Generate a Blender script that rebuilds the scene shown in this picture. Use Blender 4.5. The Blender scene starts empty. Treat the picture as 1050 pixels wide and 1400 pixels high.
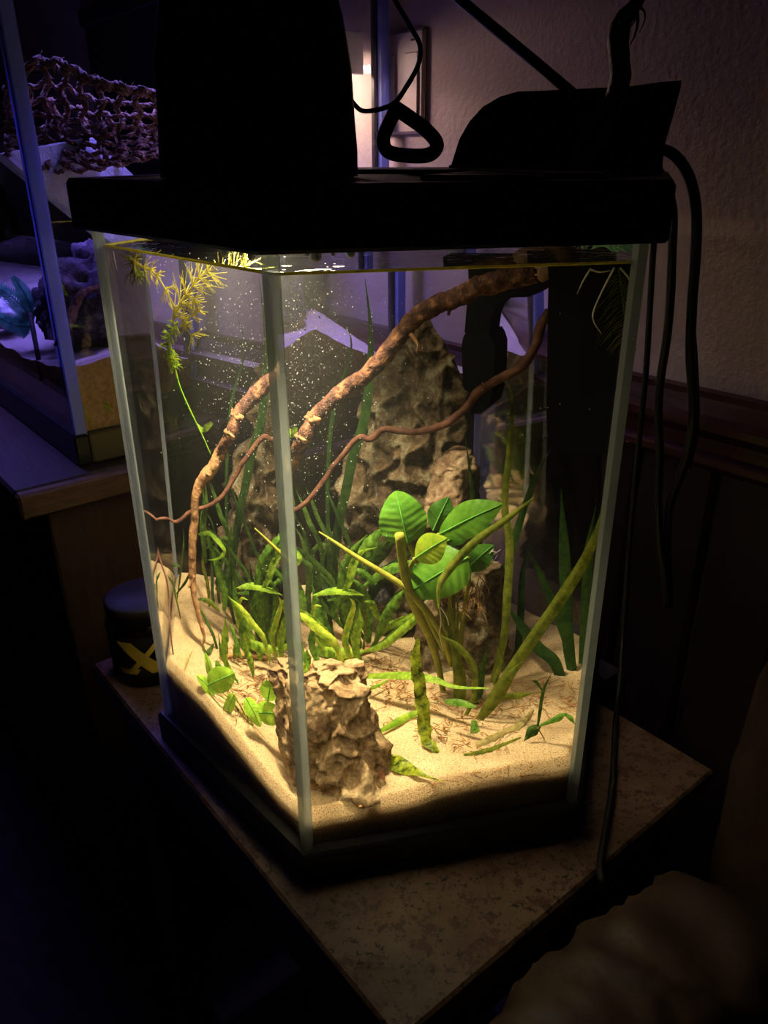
import bpy, math, random
import numpy as np
from mathutils import Vector, noise as mn

random.seed(7)
SC = bpy.context.scene
COL = SC.collection

# ------------------------------------------------------------------ camera, world, exposure
ZTAB = 0.60                      # top of the stone table above the floor
ZB = ZTAB + 0.027                # lower edge of the visible aquarium glass
ZT = ZB + 0.40                   # upper edge of the visible aquarium glass
ZC = ZT + 0.041384               # eye height
FPX, PITCH, ROLL = 1063.2, 0.428795, -0.005534
cam_d = bpy.data.cameras.new('camera')
cam_d.sensor_fit = 'VERTICAL'; cam_d.sensor_height = 36.0; cam_d.lens = FPX * 36.0 / 1400.0
cam_d.clip_start = 0.01
cam = bpy.data.objects.new('camera', cam_d); COL.objects.link(cam)
cam.location = (0, 0, ZC)
from mathutils import Matrix
cam.rotation_euler = (Matrix.Rotation(math.pi / 2 - PITCH, 3, 'X') @ Matrix.Rotation(ROLL, 3, 'Z')).to_euler()
SC.camera = cam

world = bpy.data.worlds.new('world'); SC.world = world; world.use_nodes = True
world.node_tree.nodes['Background'].inputs[0].default_value = (0.9, 0.75, 0.6, 1)
world.node_tree.nodes['Background'].inputs[1].default_value = 0.0006

SC.view_settings.view_transform = 'Standard'
SC.view_settings.look = 'None'
SC.view_settings.exposure = 0.0
SC.view_settings.gamma = 1.0
SC.view_settings.use_curve_mapping = False
SC.cycles.max_bounces = 14
SC.cycles.transmission_bounces = 12
SC.cycles.transparent_max_bounces = 24
SC.cycles.glossy_bounces = 6
SC.cycles.diffuse_bounces = 4
SC.cycles.sample_clamp_indirect = 2.0
SC.cycles.use_denoising = True

LAMP_W, LAMP_COL = 4.2, (1.0, 0.83, 0.55)          # aquarium lamp
TER_W, TER_COL = 1.0, (1.0, 0.66, 0.56)            # white tube of the big tank's fixture
BLUE_W, BLUE_COL = 5.0, (0.22, 0.17, 1.0)          # blue tube of the big tank's fixture

HAZE = 0.10                                         # faint turbidity of the aquarium water

def area_light(name, loc, direction, sx, sy, watts, color, parent=None, spread=math.pi):
    d = bpy.data.lights.new(name, 'AREA'); d.shape = 'RECTANGLE'; d.size = sx; d.size_y = sy
    d.energy = watts; d.color = color; d.spread = spread
    o = bpy.data.objects.new(name, d); COL.objects.link(o)
    o.rotation_euler = Vector(direction).to_track_quat('-Z', 'Y').to_euler()
    o.location = loc
    if parent is not None:
        o.parent = parent; o.location = Vector(loc) - Vector(ORI[parent.name])
    return o

# ------------------------------------------------------------------ frames of reference
C0 = np.array([0., 0., ZC])
_f = np.array([0, math.cos(PITCH), -math.sin(PITCH)]); _u = np.array([0, math.sin(PITCH), math.cos(PITCH)]); _r = np.array([1., 0, 0])
CR = _r * math.cos(ROLL) + _u * math.sin(ROLL); CU = -_r * math.sin(ROLL) + _u * math.cos(ROLL); CF = _f

# room axes: a runs along the wall away from the viewer, b runs into the wall
AX = np.array([-.632, .775, 0.]); AX /= np.linalg.norm(AX); BX = np.array([AX[1], -AX[0], 0.])
ZX = np.array([0, 0, 1.])
def W(a, b, h): return AX * a + BX * b + ZX * (ZTAB + h)

# hexagonal aquarium
F0 = np.array([-.0562275, .3960372]); TH = 1.26012584; SIDE = .203984
DX = np.array([math.cos(TH), math.sin(TH), 0.])        # from the front corner towards the back corner
EX = np.array([math.sin(TH), -math.cos(TH), 0.])       # across, to the right
CEN = F0 + SIDE * DX[:2]
HEXDIR = [np.array([math.cos(TH + math.pi + k * math.pi / 3), math.sin(TH + math.pi + k * math.pi / 3)]) for k in range(6)]
def hexpt(k, off=0.0): return CEN + HEXDIR[k % 6] * (SIDE + off / math.cos(math.pi / 6))
HX = [hexpt(k) for k in range(6)]
GT = 0.005                                              # glass thickness
def panel(k):
    m = (HX[k % 6] + HX[(k + 1) % 6]) / 2 - CEN; n = m / np.linalg.norm(m)
    n = np.array([n[0], n[1], 0.]); a = np.array([*HX[k % 6], 0.]) - GT * n
    return a, n
PAN = {'R': panel(0), 'L': panel(5)}

def ray(u, v):
    d = CF + CR * (u - 525) / FPX - CU * (v - 700) / FPX
    return d / np.linalg.norm(d)
def dry(u, v, a=None, b=None, h=None):
    """a point of the room on a plane a, b or height h"""
    d = ray(u, v)
    if a is not None: return C0 + d * (a / (d @ AX))
    if b is not None: return C0 + d * (b / (d @ BX))
    return C0 + d * ((h + ZTAB - ZC) / d[2])
def dryd(u, v, dd):
    """a point in air at distance dd behind the front corner of the aquarium"""
    d = ray(u, v); o = np.array([*F0, 0.])
    return C0 + d * ((dd - (C0 - o) @ DX) / (d @ DX))
def wray(side, u, v):
    d = ray(u, v); a, n = PAN[side]
    Q = C0 + d * (((a - C0) @ n) / (d @ n)); c = -(d @ n); e = 1 / 1.333
    return Q, e * d + (e * c - math.sqrt(1 - e * e * (1 - c * c))) * n
def wet(side, u, v, dd):
    """a point under water, dd behind the front corner, allowing for the bend of light at the pane"""
    Q, d = wray(side, u, v); o = np.array([*F0, 0.])
    return Q + d * ((dd - (Q - o) @ DX) / (d @ DX))
def depth_of(P): return float((np.asarray(P)[:2] - F0) @ DX[:2])

SANDC = [(0, .0256), (1, .037), (2, .046), (3, .056), (4, .075), (5, .054)]
def sand_h(x, y):
    p = np.array([x, y]); num = den = 0.
    for k, h in SANDC:
        w = 1. / (np.sum((p - HX[k]) ** 2) + 2e-4) ** 1.3; num += w * h; den += w
    w = 0.9 / (np.sum((p - CEN) ** 2) + 6e-3) ** 1.3; num += w * .043; den += w
    h = num / den
    h += .0035 * mn.noise((x * 22, y * 22, 3.1)) + .0014 * mn.noise((x * 70, y * 70, 1.7))
    return h
def onsand(side, u, v, up=0.0):
    Q, d = wray(side, u, v); t = 0.002
    for i in range(400):
        P = Q + d * t
        if P[2] <= ZB + sand_h(P[0], P[1]) + up: break
        t += 0.0015
    return P

# ------------------------------------------------------------------ objects
ORI = {}
def thing(name, label, cat, loc, group=None):
    o = bpy.data.objects.new(name, None); COL.objects.link(o); o.location = tuple(loc); o.empty_display_size = .02
    o['label'] = label; o['category'] = cat
    if group: o['group'] = group
    ORI[o.name] = np.array(loc, float)
    return o
def obj(name, V, Fc, m, parent=None, label=None, cat=None, group=None, kind=None, smooth=True, loc=None):
    V = np.asarray(V, float)
    if parent is None:
        if loc is None:
            lo, hi = V.min(0), V.max(0); loc = np.array([(lo[0] + hi[0]) / 2, (lo[1] + hi[1]) / 2, lo[2]])
        org = np.array(loc, float)
    else:
        org = ORI[parent.name]
    me = bpy.data.meshes.new(name)
    me.from_pydata((V - org).tolist(), [], [list(map(int, q)) for q in Fc]); me.update()
    if smooth: me.polygons.foreach_set('use_smooth', [True] * len(me.polygons))
    if m is not None: me.materials.append(m)
    o = bpy.data.objects.new(name, me); COL.objects.link(o)
    if parent is None: o.location = tuple(org)
    else: o.parent = parent
    ORI[o.name] = org
    if label: o['label'] = label
    if cat: o['category'] = cat
    if group: o['group'] = group
    if kind: o['kind'] = kind
    return o

class MB:
    def __init__(s): s.V = []; s.F = []
    def add(s, vf):
        V, F = vf; n = len(s.V); s.V.extend([tuple(p) for p in V]); s.F.extend([[i + n for i in q] for q in F]); return s
    def __iter__(s): return iter((s.V, s.F))

def box(o, ex, ey, ez, bev=0.0):
    """box from corner o spanned by three vectors, edges chamfered by bev"""
    o = np.asarray(o, float); E = [np.asarray(e, float) for e in (ex, ey, ez)]
    L = [np.linalg.norm(e) for e in E]; N = [e / l for e, l in zip(E, L)]
    if bev <= 0:
        V = [o + E[0] * i + E[1] * j + E[2] * k for k in (0, 1) for j in (0, 1) for i in (0, 1)]
        return V, [[0, 2, 3, 1], [4, 5, 7, 6], [0, 1, 5, 4], [2, 6, 7, 3], [0, 4, 6, 2], [1, 3, 7, 5]]
    b = min(bev, min(L) * .45); c = o + (E[0] + E[1] + E[2]) / 2; h = [l / 2 for l in L]
    V = []; idx = {}
    for sx in (-1, 1):
        for sy in (-1, 1):
            for sz in (-1, 1):
                for ax in range(3):
                    q = [(h[i] - (0 if i == ax else b)) * s for i, s in enumerate((sx, sy, sz))]
                    idx[(sx, sy, sz, ax)] = len(V); V.append(c + N[0] * q[0] + N[1] * q[1] + N[2] * q[2])
    F = []
    for ax in range(3):
        o1, o2 = (ax + 1) % 3, (ax + 2) % 3
        for s in (-1, 1):
            q = []
            for s1, s2 in ((-1, -1), (1, -1), (1, 1), (-1, 1)):
                sg = [0, 0, 0]; sg[ax] = s; sg[o1] = s1; sg[o2] = s2; q.append(idx[(*sg, ax)])
            F.append(q if s > 0 else q[::-1])
    for ax in range(3):          # edges along axis ax
        o1, o2 = (ax + 1) % 3, (ax + 2) % 3
        for s1 in (-1, 1):
            for s2 in (-1, 1):
                q = []
                for s, fa in ((-1, o1), (1, o1), (1, o2), (-1, o2)):
                    sg = [0, 0, 0]; sg[ax] = s; sg[o1] = s1; sg[o2] = s2; q.append(idx[(*sg, fa)])
                F.append(q if s1 * s2 < 0 else q[::-1])
    for sx in (-1, 1):
        for sy in (-1, 1):
            for sz in (-1, 1):
                q = [idx[(sx, sy, sz, i)] for i in range(3)]
                F.append(q if sx * sy * sz > 0 else q[::-1])
    return V, F
def abox(a0, a1, b0, b1, h0, h1, bev=0.0):
    return box(W(a1, b0, h0), -AX * (a1 - a0), BX * (b1 - b0), ZX * (h1 - h0), bev)

def spline(P, n):
    P = [np.asarray(p, float) for p in P]
    if len(P) == 2: return [P[0] + (P[1] - P[0]) * i / (n - 1) for i in range(n)]
    Q = [2 * P[0] - P[1]] + P + [2 * P[-1] - P[-2]]; m = len(P) - 1; out = []
    for i in range(n):
        t = i / (n - 1) * m; k = min(int(t), m - 1); t -= k; a, b, c, d = Q[k:k + 4]
        out.append(.5 * (2 * b + (c - a) * t + (2 * a - 5 * b + 4 * c - d) * t * t + (3 * b - a - 3 * c + d) * t ** 3))
    return out
def lerp_list(vals, n):
    x = np.linspace(0, 1, len(vals)); return np.interp(np.linspace(0, 1, n), x, vals)
def frames(P):
    T = [P[min(i + 1, len(P) - 1)] - P[max(i - 1, 0)] for i in range(len(P))]
    T = [t / max(np.linalg.norm(t), 1e-9) for t in T]
    u = np.cross(T[0], (.3, .2, .93)); 
    if np.linalg.norm(u) < 1e-3: u = np.cross(T[0], (1, 0, 0))
    u /= np.linalg.norm(u); R = []
    for t in T:
        u = u - t * (u @ t); u /= max(np.linalg.norm(u), 1e-9); R.append((t, u, np.cross(t, u)))
    return R
def tube(P, rad, seg=8, rough=0.0, freq=120., flat=1.0, closed=False):
    P = [np.asarray(p, float) for p in P]; n = len(P); R = frames(P)
    rad = lerp_list(rad, n) if hasattr(rad, '__len__') else [rad] * n
    V = []; F = []
    for i in range(n):
        t, u, w = R[i]
        for j in range(seg):
            th = 2 * math.pi * j / seg; d = u * math.cos(th) + w * math.sin(th) * flat
            q = P[i] + d * rad[i]; k = 1.0
            if rough: k += rough * (mn.noise(q * freq) + .6 * mn.noise(q * freq * 2.7))
            V.append(P[i] + d * rad[i] * k)
    for i in range(n - 1 + (1 if closed else 0)):
        i2 = (i + 1) % n
        for j in range(seg):
            j2 = (j + 1) % seg; F.append([i * seg + j, i * seg + j2, i2 * seg + j2, i2 * seg + j])
    if not closed:
        F.append(list(range(seg))[::-1]); F.append([(n - 1) * seg + j for j in range(seg)])
    return V, F
def ribbon(P, wid, across=4, fold=.25, twist=0.0, twist2=None, ripple=0.0, rfreq=9, edge=0.0, n=None, curl=0.0, face=None, vein=0.0):
    """a leaf blade along P; wid = widths; fold = V fold; ripple = waves along the margin; edge = teeth"""
    n = n or max(8, 4 * len(P)); P = spline(P, n); wid = lerp_list(wid, n)
    twist2 = twist if twist2 is None else twist2; V = []; F = []; ph = random.random() * 6
    T = [P[min(i + 1, n - 1)] - P[max(i - 1, 0)] for i in range(n)]
    for i in range(n):
        t = T[i] / max(np.linalg.norm(T[i]), 1e-9); vd = P[i] - C0 if face is None else -np.asarray(face, float)
        vd = vd / np.linalg.norm(vd)
        s = np.cross(t, vd); s /= max(np.linalg.norm(s), 1e-6); nn = np.cross(s, t)
        tw = twist + (twist2 - twist) * i / (n - 1); s, nn = s * math.cos(tw) + nn * math.sin(tw), nn * math.cos(tw) - s * math.sin(tw)
        w = wid[i] / 2 * (1 + (edge * (1 if i % 2 else -1)))
        for j in range(across + 1):
            x = j / across * 2 - 1
            z = fold * abs(x) * w + curl * x * x * w
            if ripple: z += ripple * w * abs(x) * math.sin(i / n * rfreq * 2 * math.pi + ph + (1.3 if x > 0 else 0))
            if vein: z += vein * w * min(1, abs(x) * 4) * math.cos(2 * math.pi * (i / n * 8 - abs(x) * 1.3))
            V.append(P[i] + s * x * w + nn * z)
    for i in range(n - 1):
        for j in range(across):
            a = i * (across + 1) + j; F.append([a, a + 1, a + across + 2, a + across + 1])
    return V, F
def extrude_profile(prof, p0, ex, ey, along):
    """closed profile [(x, y)] in the plane ex, ey at p0, extruded by the vector along"""
    p0 = np.asarray(p0, float); n = len(prof)
    V = [p0 + ex * x + ey * y for x, y in prof]; V += [v + along for v in V]
    F = [[i, (i + 1) % n, n + (i + 1) % n, n + i] for i in range(n)] + [list(range(n))[::-1], list(range(n, 2 * n))]
    return V, F
def hex_sweep(prof):
    """profile [(offset from outer glass, z)] swept round the hexagon"""
    n = len(prof); V = []; F = []
    for k in range(6):
        for off, z in prof:
            p = hexpt(k, off); V.append((p[0], p[1], z))
    for k in range(6):
        k2 = (k + 1) % 6
        for i in range(n):
            i2 = (i + 1) % n; F.append([k * n + i, k2 * n + i, k2 * n + i2, k * n + i2])
    return V, F
def hex_plate(off, z0, z1):
    V = [(*hexpt(k, off), z0) for k in range(6)] + [(*hexpt(k, off), z1) for k in range(6)]
    return V, [[5, 4, 3, 2, 1, 0], [6, 7, 8, 9, 10, 11]] + [[k, (k + 1) % 6, 6 + (k + 1) % 6, 6 + k] for k in range(6)]
def sphere(c, r, nu=10, nv=7, sc=(1, 1, 1), bump=0, freq=60):
    V = []; F = []; c = np.asarray(c, float)
    for i in range(nv + 1):
        ph = math.pi * i / nv
        for j in range(nu):
            th = 2 * math.pi * j / nu; d = np.array([math.sin(ph) * math.cos(th) * sc[0], math.sin(ph) * math.sin(th) * sc[1], math.cos(ph) * sc[2]])
            k = 1 + (bump * mn.noise((c + d * r) * freq) if bump else 0); V.append(c + d * r * k)
    for i in range(nv):
        for j in range(nu):
            j2 = (j + 1) % nu; F.append([i * nu + j, (i + 1) * nu + j, (i + 1) * nu + j2, i * nu + j2])
    return V, F
def lathe(c, prof, seg=32):
    V = []; F = []; n = len(prof); c = np.asarray(c, float)
    for j in range(seg):
        th = 2 * math.pi * j / seg
        for r_, z in prof: V.append(c + np.array([r_ * math.cos(th), r_ * math.sin(th), z]))
    for j in range(seg):
        j2 = (j + 1) % seg
        for i in range(n - 1): F.append([j * n + i, j2 * n + i, j2 * n + i + 1, j * n + i + 1])
    return V, F

# ------------------------------------------------------------------ materials
def _new(name):
    m = bpy.data.materials.new(name); m.use_nodes = True; nt = m.node_tree; nt.nodes.clear()
    return m, nt, nt.nodes.new('ShaderNodeOutputMaterial')
def _noise(nt, scale, detail=4, rough=.55, stretch=None, distort=0.0):
    tc = nt.nodes.new('ShaderNodeTexCoord'); n = nt.nodes.new('ShaderNodeTexNoise')
    n.inputs['Scale'].default_value = scale; n.inputs['Detail'].default_value = detail; n.inputs['Roughness'].default_value = rough
    n.inputs['Distortion'].default_value = distort
    if stretch:
        mp = nt.nodes.new('ShaderNodeMapping'); mp.inputs['Scale'].default_value = stretch
        nt.links.new(tc.outputs['Object'], mp.inputs['Vector']); nt.links.new(mp.outputs['Vector'], n.inputs['Vector'])
    else: nt.links.new(tc.outputs['Object'], n.inputs['Vector'])
    return n.outputs['Fac']
def _ramp(nt, fac, stops):
    r = nt.nodes.new('ShaderNodeValToRGB'); el = r.color_ramp.elements
    while len(el) < len(stops): el.new(.5)
    for e, (p, c) in zip(el, stops): e.position = p; e.color = (*c, 1) if len(c) == 3 else c
    nt.links.new(fac, r.inputs['Fac']); return r.outputs['Color']
def _mix(nt, fac, a, b):
    m = nt.nodes.new('ShaderNodeMix'); m.data_type = 'RGBA'
    for s, v in ((0, fac), (6, a), (7, b)):
        if hasattr(v, 'is_linked') or hasattr(v, 'links'): nt.links.new(v, m.inputs[s])
        elif isinstance(v, (int, float)): m.inputs[s].default_value = v
        else: m.inputs[s].default_value = (*v, 1)
    return m.outputs[2]
def _bump(nt, fac, strength, dist):
    b = nt.nodes.new('ShaderNodeBump'); b.inputs['Strength'].default_value = strength; b.inputs['Distance'].default_value = dist
    nt.links.new(fac, b.inputs['Height']); return b.outputs['Normal']
def mat(name, c1, c2=None, scale=40, rough=.5, spec=.5, bump=None, stretch=None, lo=.35, hi=.65, metal=0.0, c3=None, sss=0.0, sssr=.004, detail=4, distort=0.0):
    m, nt, out = _new(name); p = nt.nodes.new('ShaderNodeBsdfPrincipled'); nt.links.new(p.outputs[0], out.inputs[0])
    p.inputs['Roughness'].default_value = rough; p.inputs['Specular IOR Level'].default_value = spec; p.inputs['Metallic'].default_value = metal
    if c2 is None: p.inputs['Base Color'].default_value = (*c1, 1)
    else:
        st = [(lo, c1), (hi, c2)] if c3 is None else [(lo, c1), ((lo + hi) / 2, c2), (hi, c3)]
        nt.links.new(_ramp(nt, _noise(nt, scale, detail, stretch=stretch, distort=distort), st), p.inputs['Base Color'])
    if bump: nt.links.new(_bump(nt, _noise(nt, bump[0], 5, stretch=stretch), bump[1], bump[2]), p.inputs['Normal'])
    if sss: p.inputs['Subsurface Weight'].default_value = sss; p.inputs['Subsurface Radius'].default_value = (1, .7, .4); p.inputs['Subsurface Scale'].default_value = sssr
    return m
def leafmat(name, c1, c2, scale=90, trans=.38, rough=.38, spec=.08):
    m, nt, out = _new(name); p = nt.nodes.new('ShaderNodeBsdfPrincipled'); t = nt.nodes.new('ShaderNodeBsdfTranslucent'); mx = nt.nodes.new('ShaderNodeMixShader')
    col = _ramp(nt, _noise(nt, scale, 6, .7), [(.38, c1), (.62, c2)])
    nt.links.new(col, p.inputs['Base Color']); nt.links.new(col, t.inputs['Color'])
    p.inputs['Roughness'].default_value = rough; p.inputs['Specular IOR Level'].default_value = spec
    nt.links.new(_bump(nt, _noise(nt, scale * 4, 3), .35, .0012), p.inputs['Normal'])
    mx.inputs[0].default_value = trans; nt.links.new(p.outputs[0], mx.inputs[1]); nt.links.new(t.outputs[0], mx.inputs[2]); nt.links.new(mx.outputs[0], out.inputs[0])
    return m
def panemat(name, tint=(.97, .985, .98), f0=.04, rough=.0, dirt=0.0):
    """clear pane: lets light straight through, reflects more at grazing angles"""
    m, nt, out = _new(name); tr = nt.nodes.new('ShaderNodeBsdfTransparent'); gl = nt.nodes.new('ShaderNodeBsdfGlossy'); mx = nt.nodes.new('ShaderNodeMixShader')
    tr.inputs[0].default_value = (*tint, 1); gl.inputs['Roughness'].default_value = rough
    lw = nt.nodes.new('ShaderNodeLayerWeight'); lw.inputs[0].default_value = .5
    pw = nt.nodes.new('ShaderNodeMath'); pw.operation = 'POWER'; pw.inputs[1].default_value = 5
    mu = nt.nodes.new('ShaderNodeMath'); mu.operation = 'MULTIPLY_ADD'; mu.inputs[1].default_value = 1 - f0; mu.inputs[2].default_value = f0
    nt.links.new(lw.outputs['Facing'], pw.inputs[0]); nt.links.new(pw.outputs[0], mu.inputs[0]); nt.links.new(mu.outputs[0], mx.inputs[0])
    nt.links.new(tr.outputs[0], mx.inputs[1]); nt.links.new(gl.outputs[0], mx.inputs[2]); nt.links.new(mx.outputs[0], out.inputs[0])
    return m
def emitmat(name, c, s):
    m, nt, out = _new(name); e = nt.nodes.new('ShaderNodeEmission'); e.inputs[0].default_value = (*c, 1); e.inputs[1].default_value = s
    nt.links.new(e.outputs[0], out.inputs[0]); return m
def edgemat(name, c, trans=.5, rough=.25):
    """ground glass edge with clear silicone: half see-through, catches the light"""
    m, nt, out = _new(name); p = nt.nodes.new('ShaderNodeBsdfPrincipled'); tl = nt.nodes.new('ShaderNodeBsdfTranslucent'); tr = nt.nodes.new('ShaderNodeBsdfTransparent')
    m1 = nt.nodes.new('ShaderNodeMixShader'); m2 = nt.nodes.new('ShaderNodeMixShader')
    p.inputs['Base Color'].default_value = (*c, 1); p.inputs['Roughness'].default_value = rough; tl.inputs[0].default_value = (*c, 1); tr.inputs[0].default_value = (.9, .95, .93, 1)
    m1.inputs[0].default_value = .5; nt.links.new(p.outputs[0], m1.inputs[1]); nt.links.new(tl.outputs[0], m1.inputs[2])
    m2.inputs[0].default_value = trans; nt.links.new(m1.outputs[0], m2.inputs[1]); nt.links.new(tr.outputs[0], m2.inputs[2]); nt.links.new(m2.outputs[0], out.inputs[0])
    return m
def granite():
    m, nt, out = _new('granite'); p = nt.nodes.new('ShaderNodeBsdfPrincipled'); nt.links.new(p.outputs[0], out.inputs[0])
    base = _ramp(nt, _noise(nt, 16, 8, .7), [(.3, (.055, .028, .018)), (.5, (.120, .074, .048)), (.7, (.165, .115, .080))])
    sp = _ramp(nt, _noise(nt, 170, 5, .75), [(.39, (1, 1, 1)), (.44, (0, 0, 0))])
    red = _ramp(nt, _noise(nt, 70, 6, .75), [(.52, (0, 0, 0)), (.58, (1, 1, 1))])
    c = _mix(nt, red, base, (.065, .028, .018)); c = _mix(nt, sp, c, (.015, .010, .008))
    nt.links.new(c, p.inputs['Base Color']); p.inputs['Roughness'].default_value = .3; p.inputs['Specular IOR Level'].default_value = .3
    return m
def sandmat(name, c1, c2, c3, sss=.5):
    m, nt, out = _new(name); p = nt.nodes.new('ShaderNodeBsdfPrincipled'); nt.links.new(p.outputs[0], out.inputs[0])
    big = _ramp(nt, _noise(nt, 26, 4), [(.3, c2), (.7, c1)])
    fine = _ramp(nt, _noise(nt, 900, 3, .75), [(.36, (1, 1, 1)), (.50, (0, 0, 0))])
    peb = _ramp(nt, _noise(nt, 330, 2, .6), [(.28, (1, 1, 1)), (.34, (0, 0, 0))])
    c = _mix(nt, fine, big, c3); c = _mix(nt, peb, c, (.16, .10, .06))
    nt.links.new(c, p.inputs['Base Color']); p.inputs['Roughness'].default_value = .85; p.inputs['Specular IOR Level'].default_value = .15
    nt.links.new(_bump(nt, _noise(nt, 700, 3, .7), .6, .0012), p.inputs['Normal'])
    if sss:
        p.inputs['Subsurface Weight'].default_value = sss; p.inputs['Subsurface Radius'].default_value = (1, .75, .45); p.inputs['Subsurface Scale'].default_value = .010
    return m
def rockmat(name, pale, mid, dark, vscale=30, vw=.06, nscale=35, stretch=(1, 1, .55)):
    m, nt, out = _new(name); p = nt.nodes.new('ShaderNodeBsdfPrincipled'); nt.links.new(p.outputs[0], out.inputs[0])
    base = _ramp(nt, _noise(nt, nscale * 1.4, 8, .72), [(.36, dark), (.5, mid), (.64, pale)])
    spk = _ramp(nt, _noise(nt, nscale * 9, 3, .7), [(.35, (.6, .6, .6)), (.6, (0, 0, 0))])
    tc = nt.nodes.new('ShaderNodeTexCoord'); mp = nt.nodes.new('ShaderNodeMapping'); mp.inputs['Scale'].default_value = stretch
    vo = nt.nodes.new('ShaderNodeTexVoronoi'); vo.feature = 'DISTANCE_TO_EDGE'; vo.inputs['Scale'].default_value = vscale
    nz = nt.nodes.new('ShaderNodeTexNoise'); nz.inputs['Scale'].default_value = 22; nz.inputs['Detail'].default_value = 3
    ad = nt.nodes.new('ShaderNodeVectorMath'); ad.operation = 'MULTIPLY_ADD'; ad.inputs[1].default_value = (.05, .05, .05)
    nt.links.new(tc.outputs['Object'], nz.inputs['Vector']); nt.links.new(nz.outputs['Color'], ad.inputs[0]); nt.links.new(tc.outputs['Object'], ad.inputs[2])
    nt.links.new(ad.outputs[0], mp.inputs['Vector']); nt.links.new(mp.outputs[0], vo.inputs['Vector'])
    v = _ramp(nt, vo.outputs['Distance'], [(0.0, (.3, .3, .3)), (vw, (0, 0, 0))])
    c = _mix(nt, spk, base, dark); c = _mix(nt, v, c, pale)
    nt.links.new(c, p.inputs['Base Color']); p.inputs['Roughness'].default_value = .8; p.inputs['Specular IOR Level'].default_value = .04
    nt.links.new(_bump(nt, _noise(nt, 260, 5, .7), .8, .0018), p.inputs['Normal'])
    return m
def woodmat(name, c1, c2, scale=30, stretch=(1, 8, 8), rough=.5, spec=.35, rot=0.0):
    m, nt, out = _new(name); p = nt.nodes.new('ShaderNodeBsdfPrincipled'); nt.links.new(p.outputs[0], out.inputs[0])
    tc = nt.nodes.new('ShaderNodeTexCoord'); mp = nt.nodes.new('ShaderNodeMapping'); mp.inputs['Rotation'].default_value = (0, 0, rot); mp2 = nt.nodes.new('ShaderNodeMapping'); mp2.inputs['Scale'].default_value = stretch
    n = nt.nodes.new('ShaderNodeTexNoise'); n.inputs['Scale'].default_value = scale; n.inputs['Detail'].default_value = 5; n.inputs['Distortion'].default_value = .6
    nt.links.new(tc.outputs['Object'], mp.inputs[0]); nt.links.new(mp.outputs[0], mp2.inputs[0]); nt.links.new(mp2.outputs[0], n.inputs['Vector'])
    nt.links.new(_ramp(nt, n.outputs['Fac'], [(.35, c1), (.65, c2)]), p.inputs['Base Color'])
    nt.links.new(_bump(nt, n.outputs['Fac'], .3, .002), p.inputs['Normal'])
    p.inputs['Roughness'].default_value = rough; p.inputs['Specular IOR Level'].default_value = spec
    return m

ROT = math.atan2(AX[1], AX[0])
M = {}
M['black'] = mat('black_plastic', (.012, .012, .014), rough=.38, spec=.4, bump=(900, .15, .0005))
M['blackmatte'] = mat('black_matte', (.010, .010, .011), rough=.7, spec=.2)
M['cable'] = mat('black_cable', (.010, .010, .010), rough=.45, spec=.4)
M['subblack'] = mat('submerged_black_plastic', (.006, .006, .007), rough=.5, spec=.02)
M['print'] = mat('grey_print', (.16, .15, .14), rough=.8, spec=.1)
M['wall'] = mat('wall_paint', (.50, .39, .33), (.54, .43, .36), 30, rough=.75, spec=.2, bump=(170, .28, .004))
M['mahogany'] = woodmat('mahogany', (.030, .007, .006), (.058, .014, .010), 18, (1, 9, 9), .35, .4, -ROT)
M['panelwood'] = woodmat('panel_wood', (.014, .006, .0045), (.024, .010, .007), 26, (9, 9, 1), .5, .3)
M['floor'] = mat('carpet', (.040, .030, .026), (.060, .046, .040), 60, rough=.95, spec=.05, bump=(500, .6, .003))
M['granite'] = granite()
M['darkwood'] = woodmat('dark_wood', (.020, .013, .010), (.035, .022, .015), 26, (9, 9, 1), .5, .3)
M['stand_top'] = woodmat('stand_top_wood', (.035, .022, .016), (.060, .038, .026), 26, (1, 9, 9), .5, .3, -ROT)
M['stand_end'] = woodmat('stand_end_wood', (.055, .028, .014), (.10, .052, .026), 30, (9, 1.5, 9), .6, .3, -ROT)
M['stand'] = woodmat('stand_wood', (.035, .017, .010), (.055, .028, .015), 22, (9, 9, 1), .6, .3)
M['pane'] = panemat('clear_glass')
M['edge'] = edgemat('glass_edge', (.46, .50, .49), .40)
M['edge_lit'] = edgemat('blue_lit_glass_edge', (.40, .46, .98), .12)  # blue glow of the tank light is painted into this edge colour
M['silicone'] = mat('black_silicone', (.012, .012, .012), (.10, .09, .02), 55, rough=.45, spec=.4, lo=.60, hi=.75)
M['leather'] = mat('leather', (.030, .016, .010), (.050, .028, .016), 40, rough=.48, spec=.35, bump=(110, .35, .002))
M['sand'] = sandmat('aquarium_sand', (.60, .44, .25), (.42, .29, .15), (.17, .10, .05))
M['sand_t'] = sandmat('terrarium_sand', (.46, .38, .36), (.36, .29, .27), (.16, .12, .10), 0)
M['sand_side'] = mat('terrarium_substrate', (.46, .25, .09), (.62, .38, .16), 240, rough=.9, spec=.1, bump=(500, .5, .002))
M['bark'] = mat('driftwood_bark', (.022, .011, .010), (.080, .036, .024), 150, rough=.62, spec=.05, bump=(320, 1.0, .0022), c3=(.26, .125, .060), lo=.3, hi=.75)
M['bark_tan'] = mat('stripped_driftwood', (.10, .048, .026), (.30, .160, .075), 130, rough=.65, spec=.05, bump=(320, .8, .0018), c3=(.46, .28, .14), lo=.3, hi=.75)
M['bark_pale'] = mat('driftwood_scar', (.16, .075, .035), (.40, .22, .11), 160, rough=.7, spec=.05)
M['bark_dark'] = mat('dark_driftwood', (.060, .026, .018), (.17, .075, .048), 90, rough=.6, spec=.05, bump=(320, .6, .0012))
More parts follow.
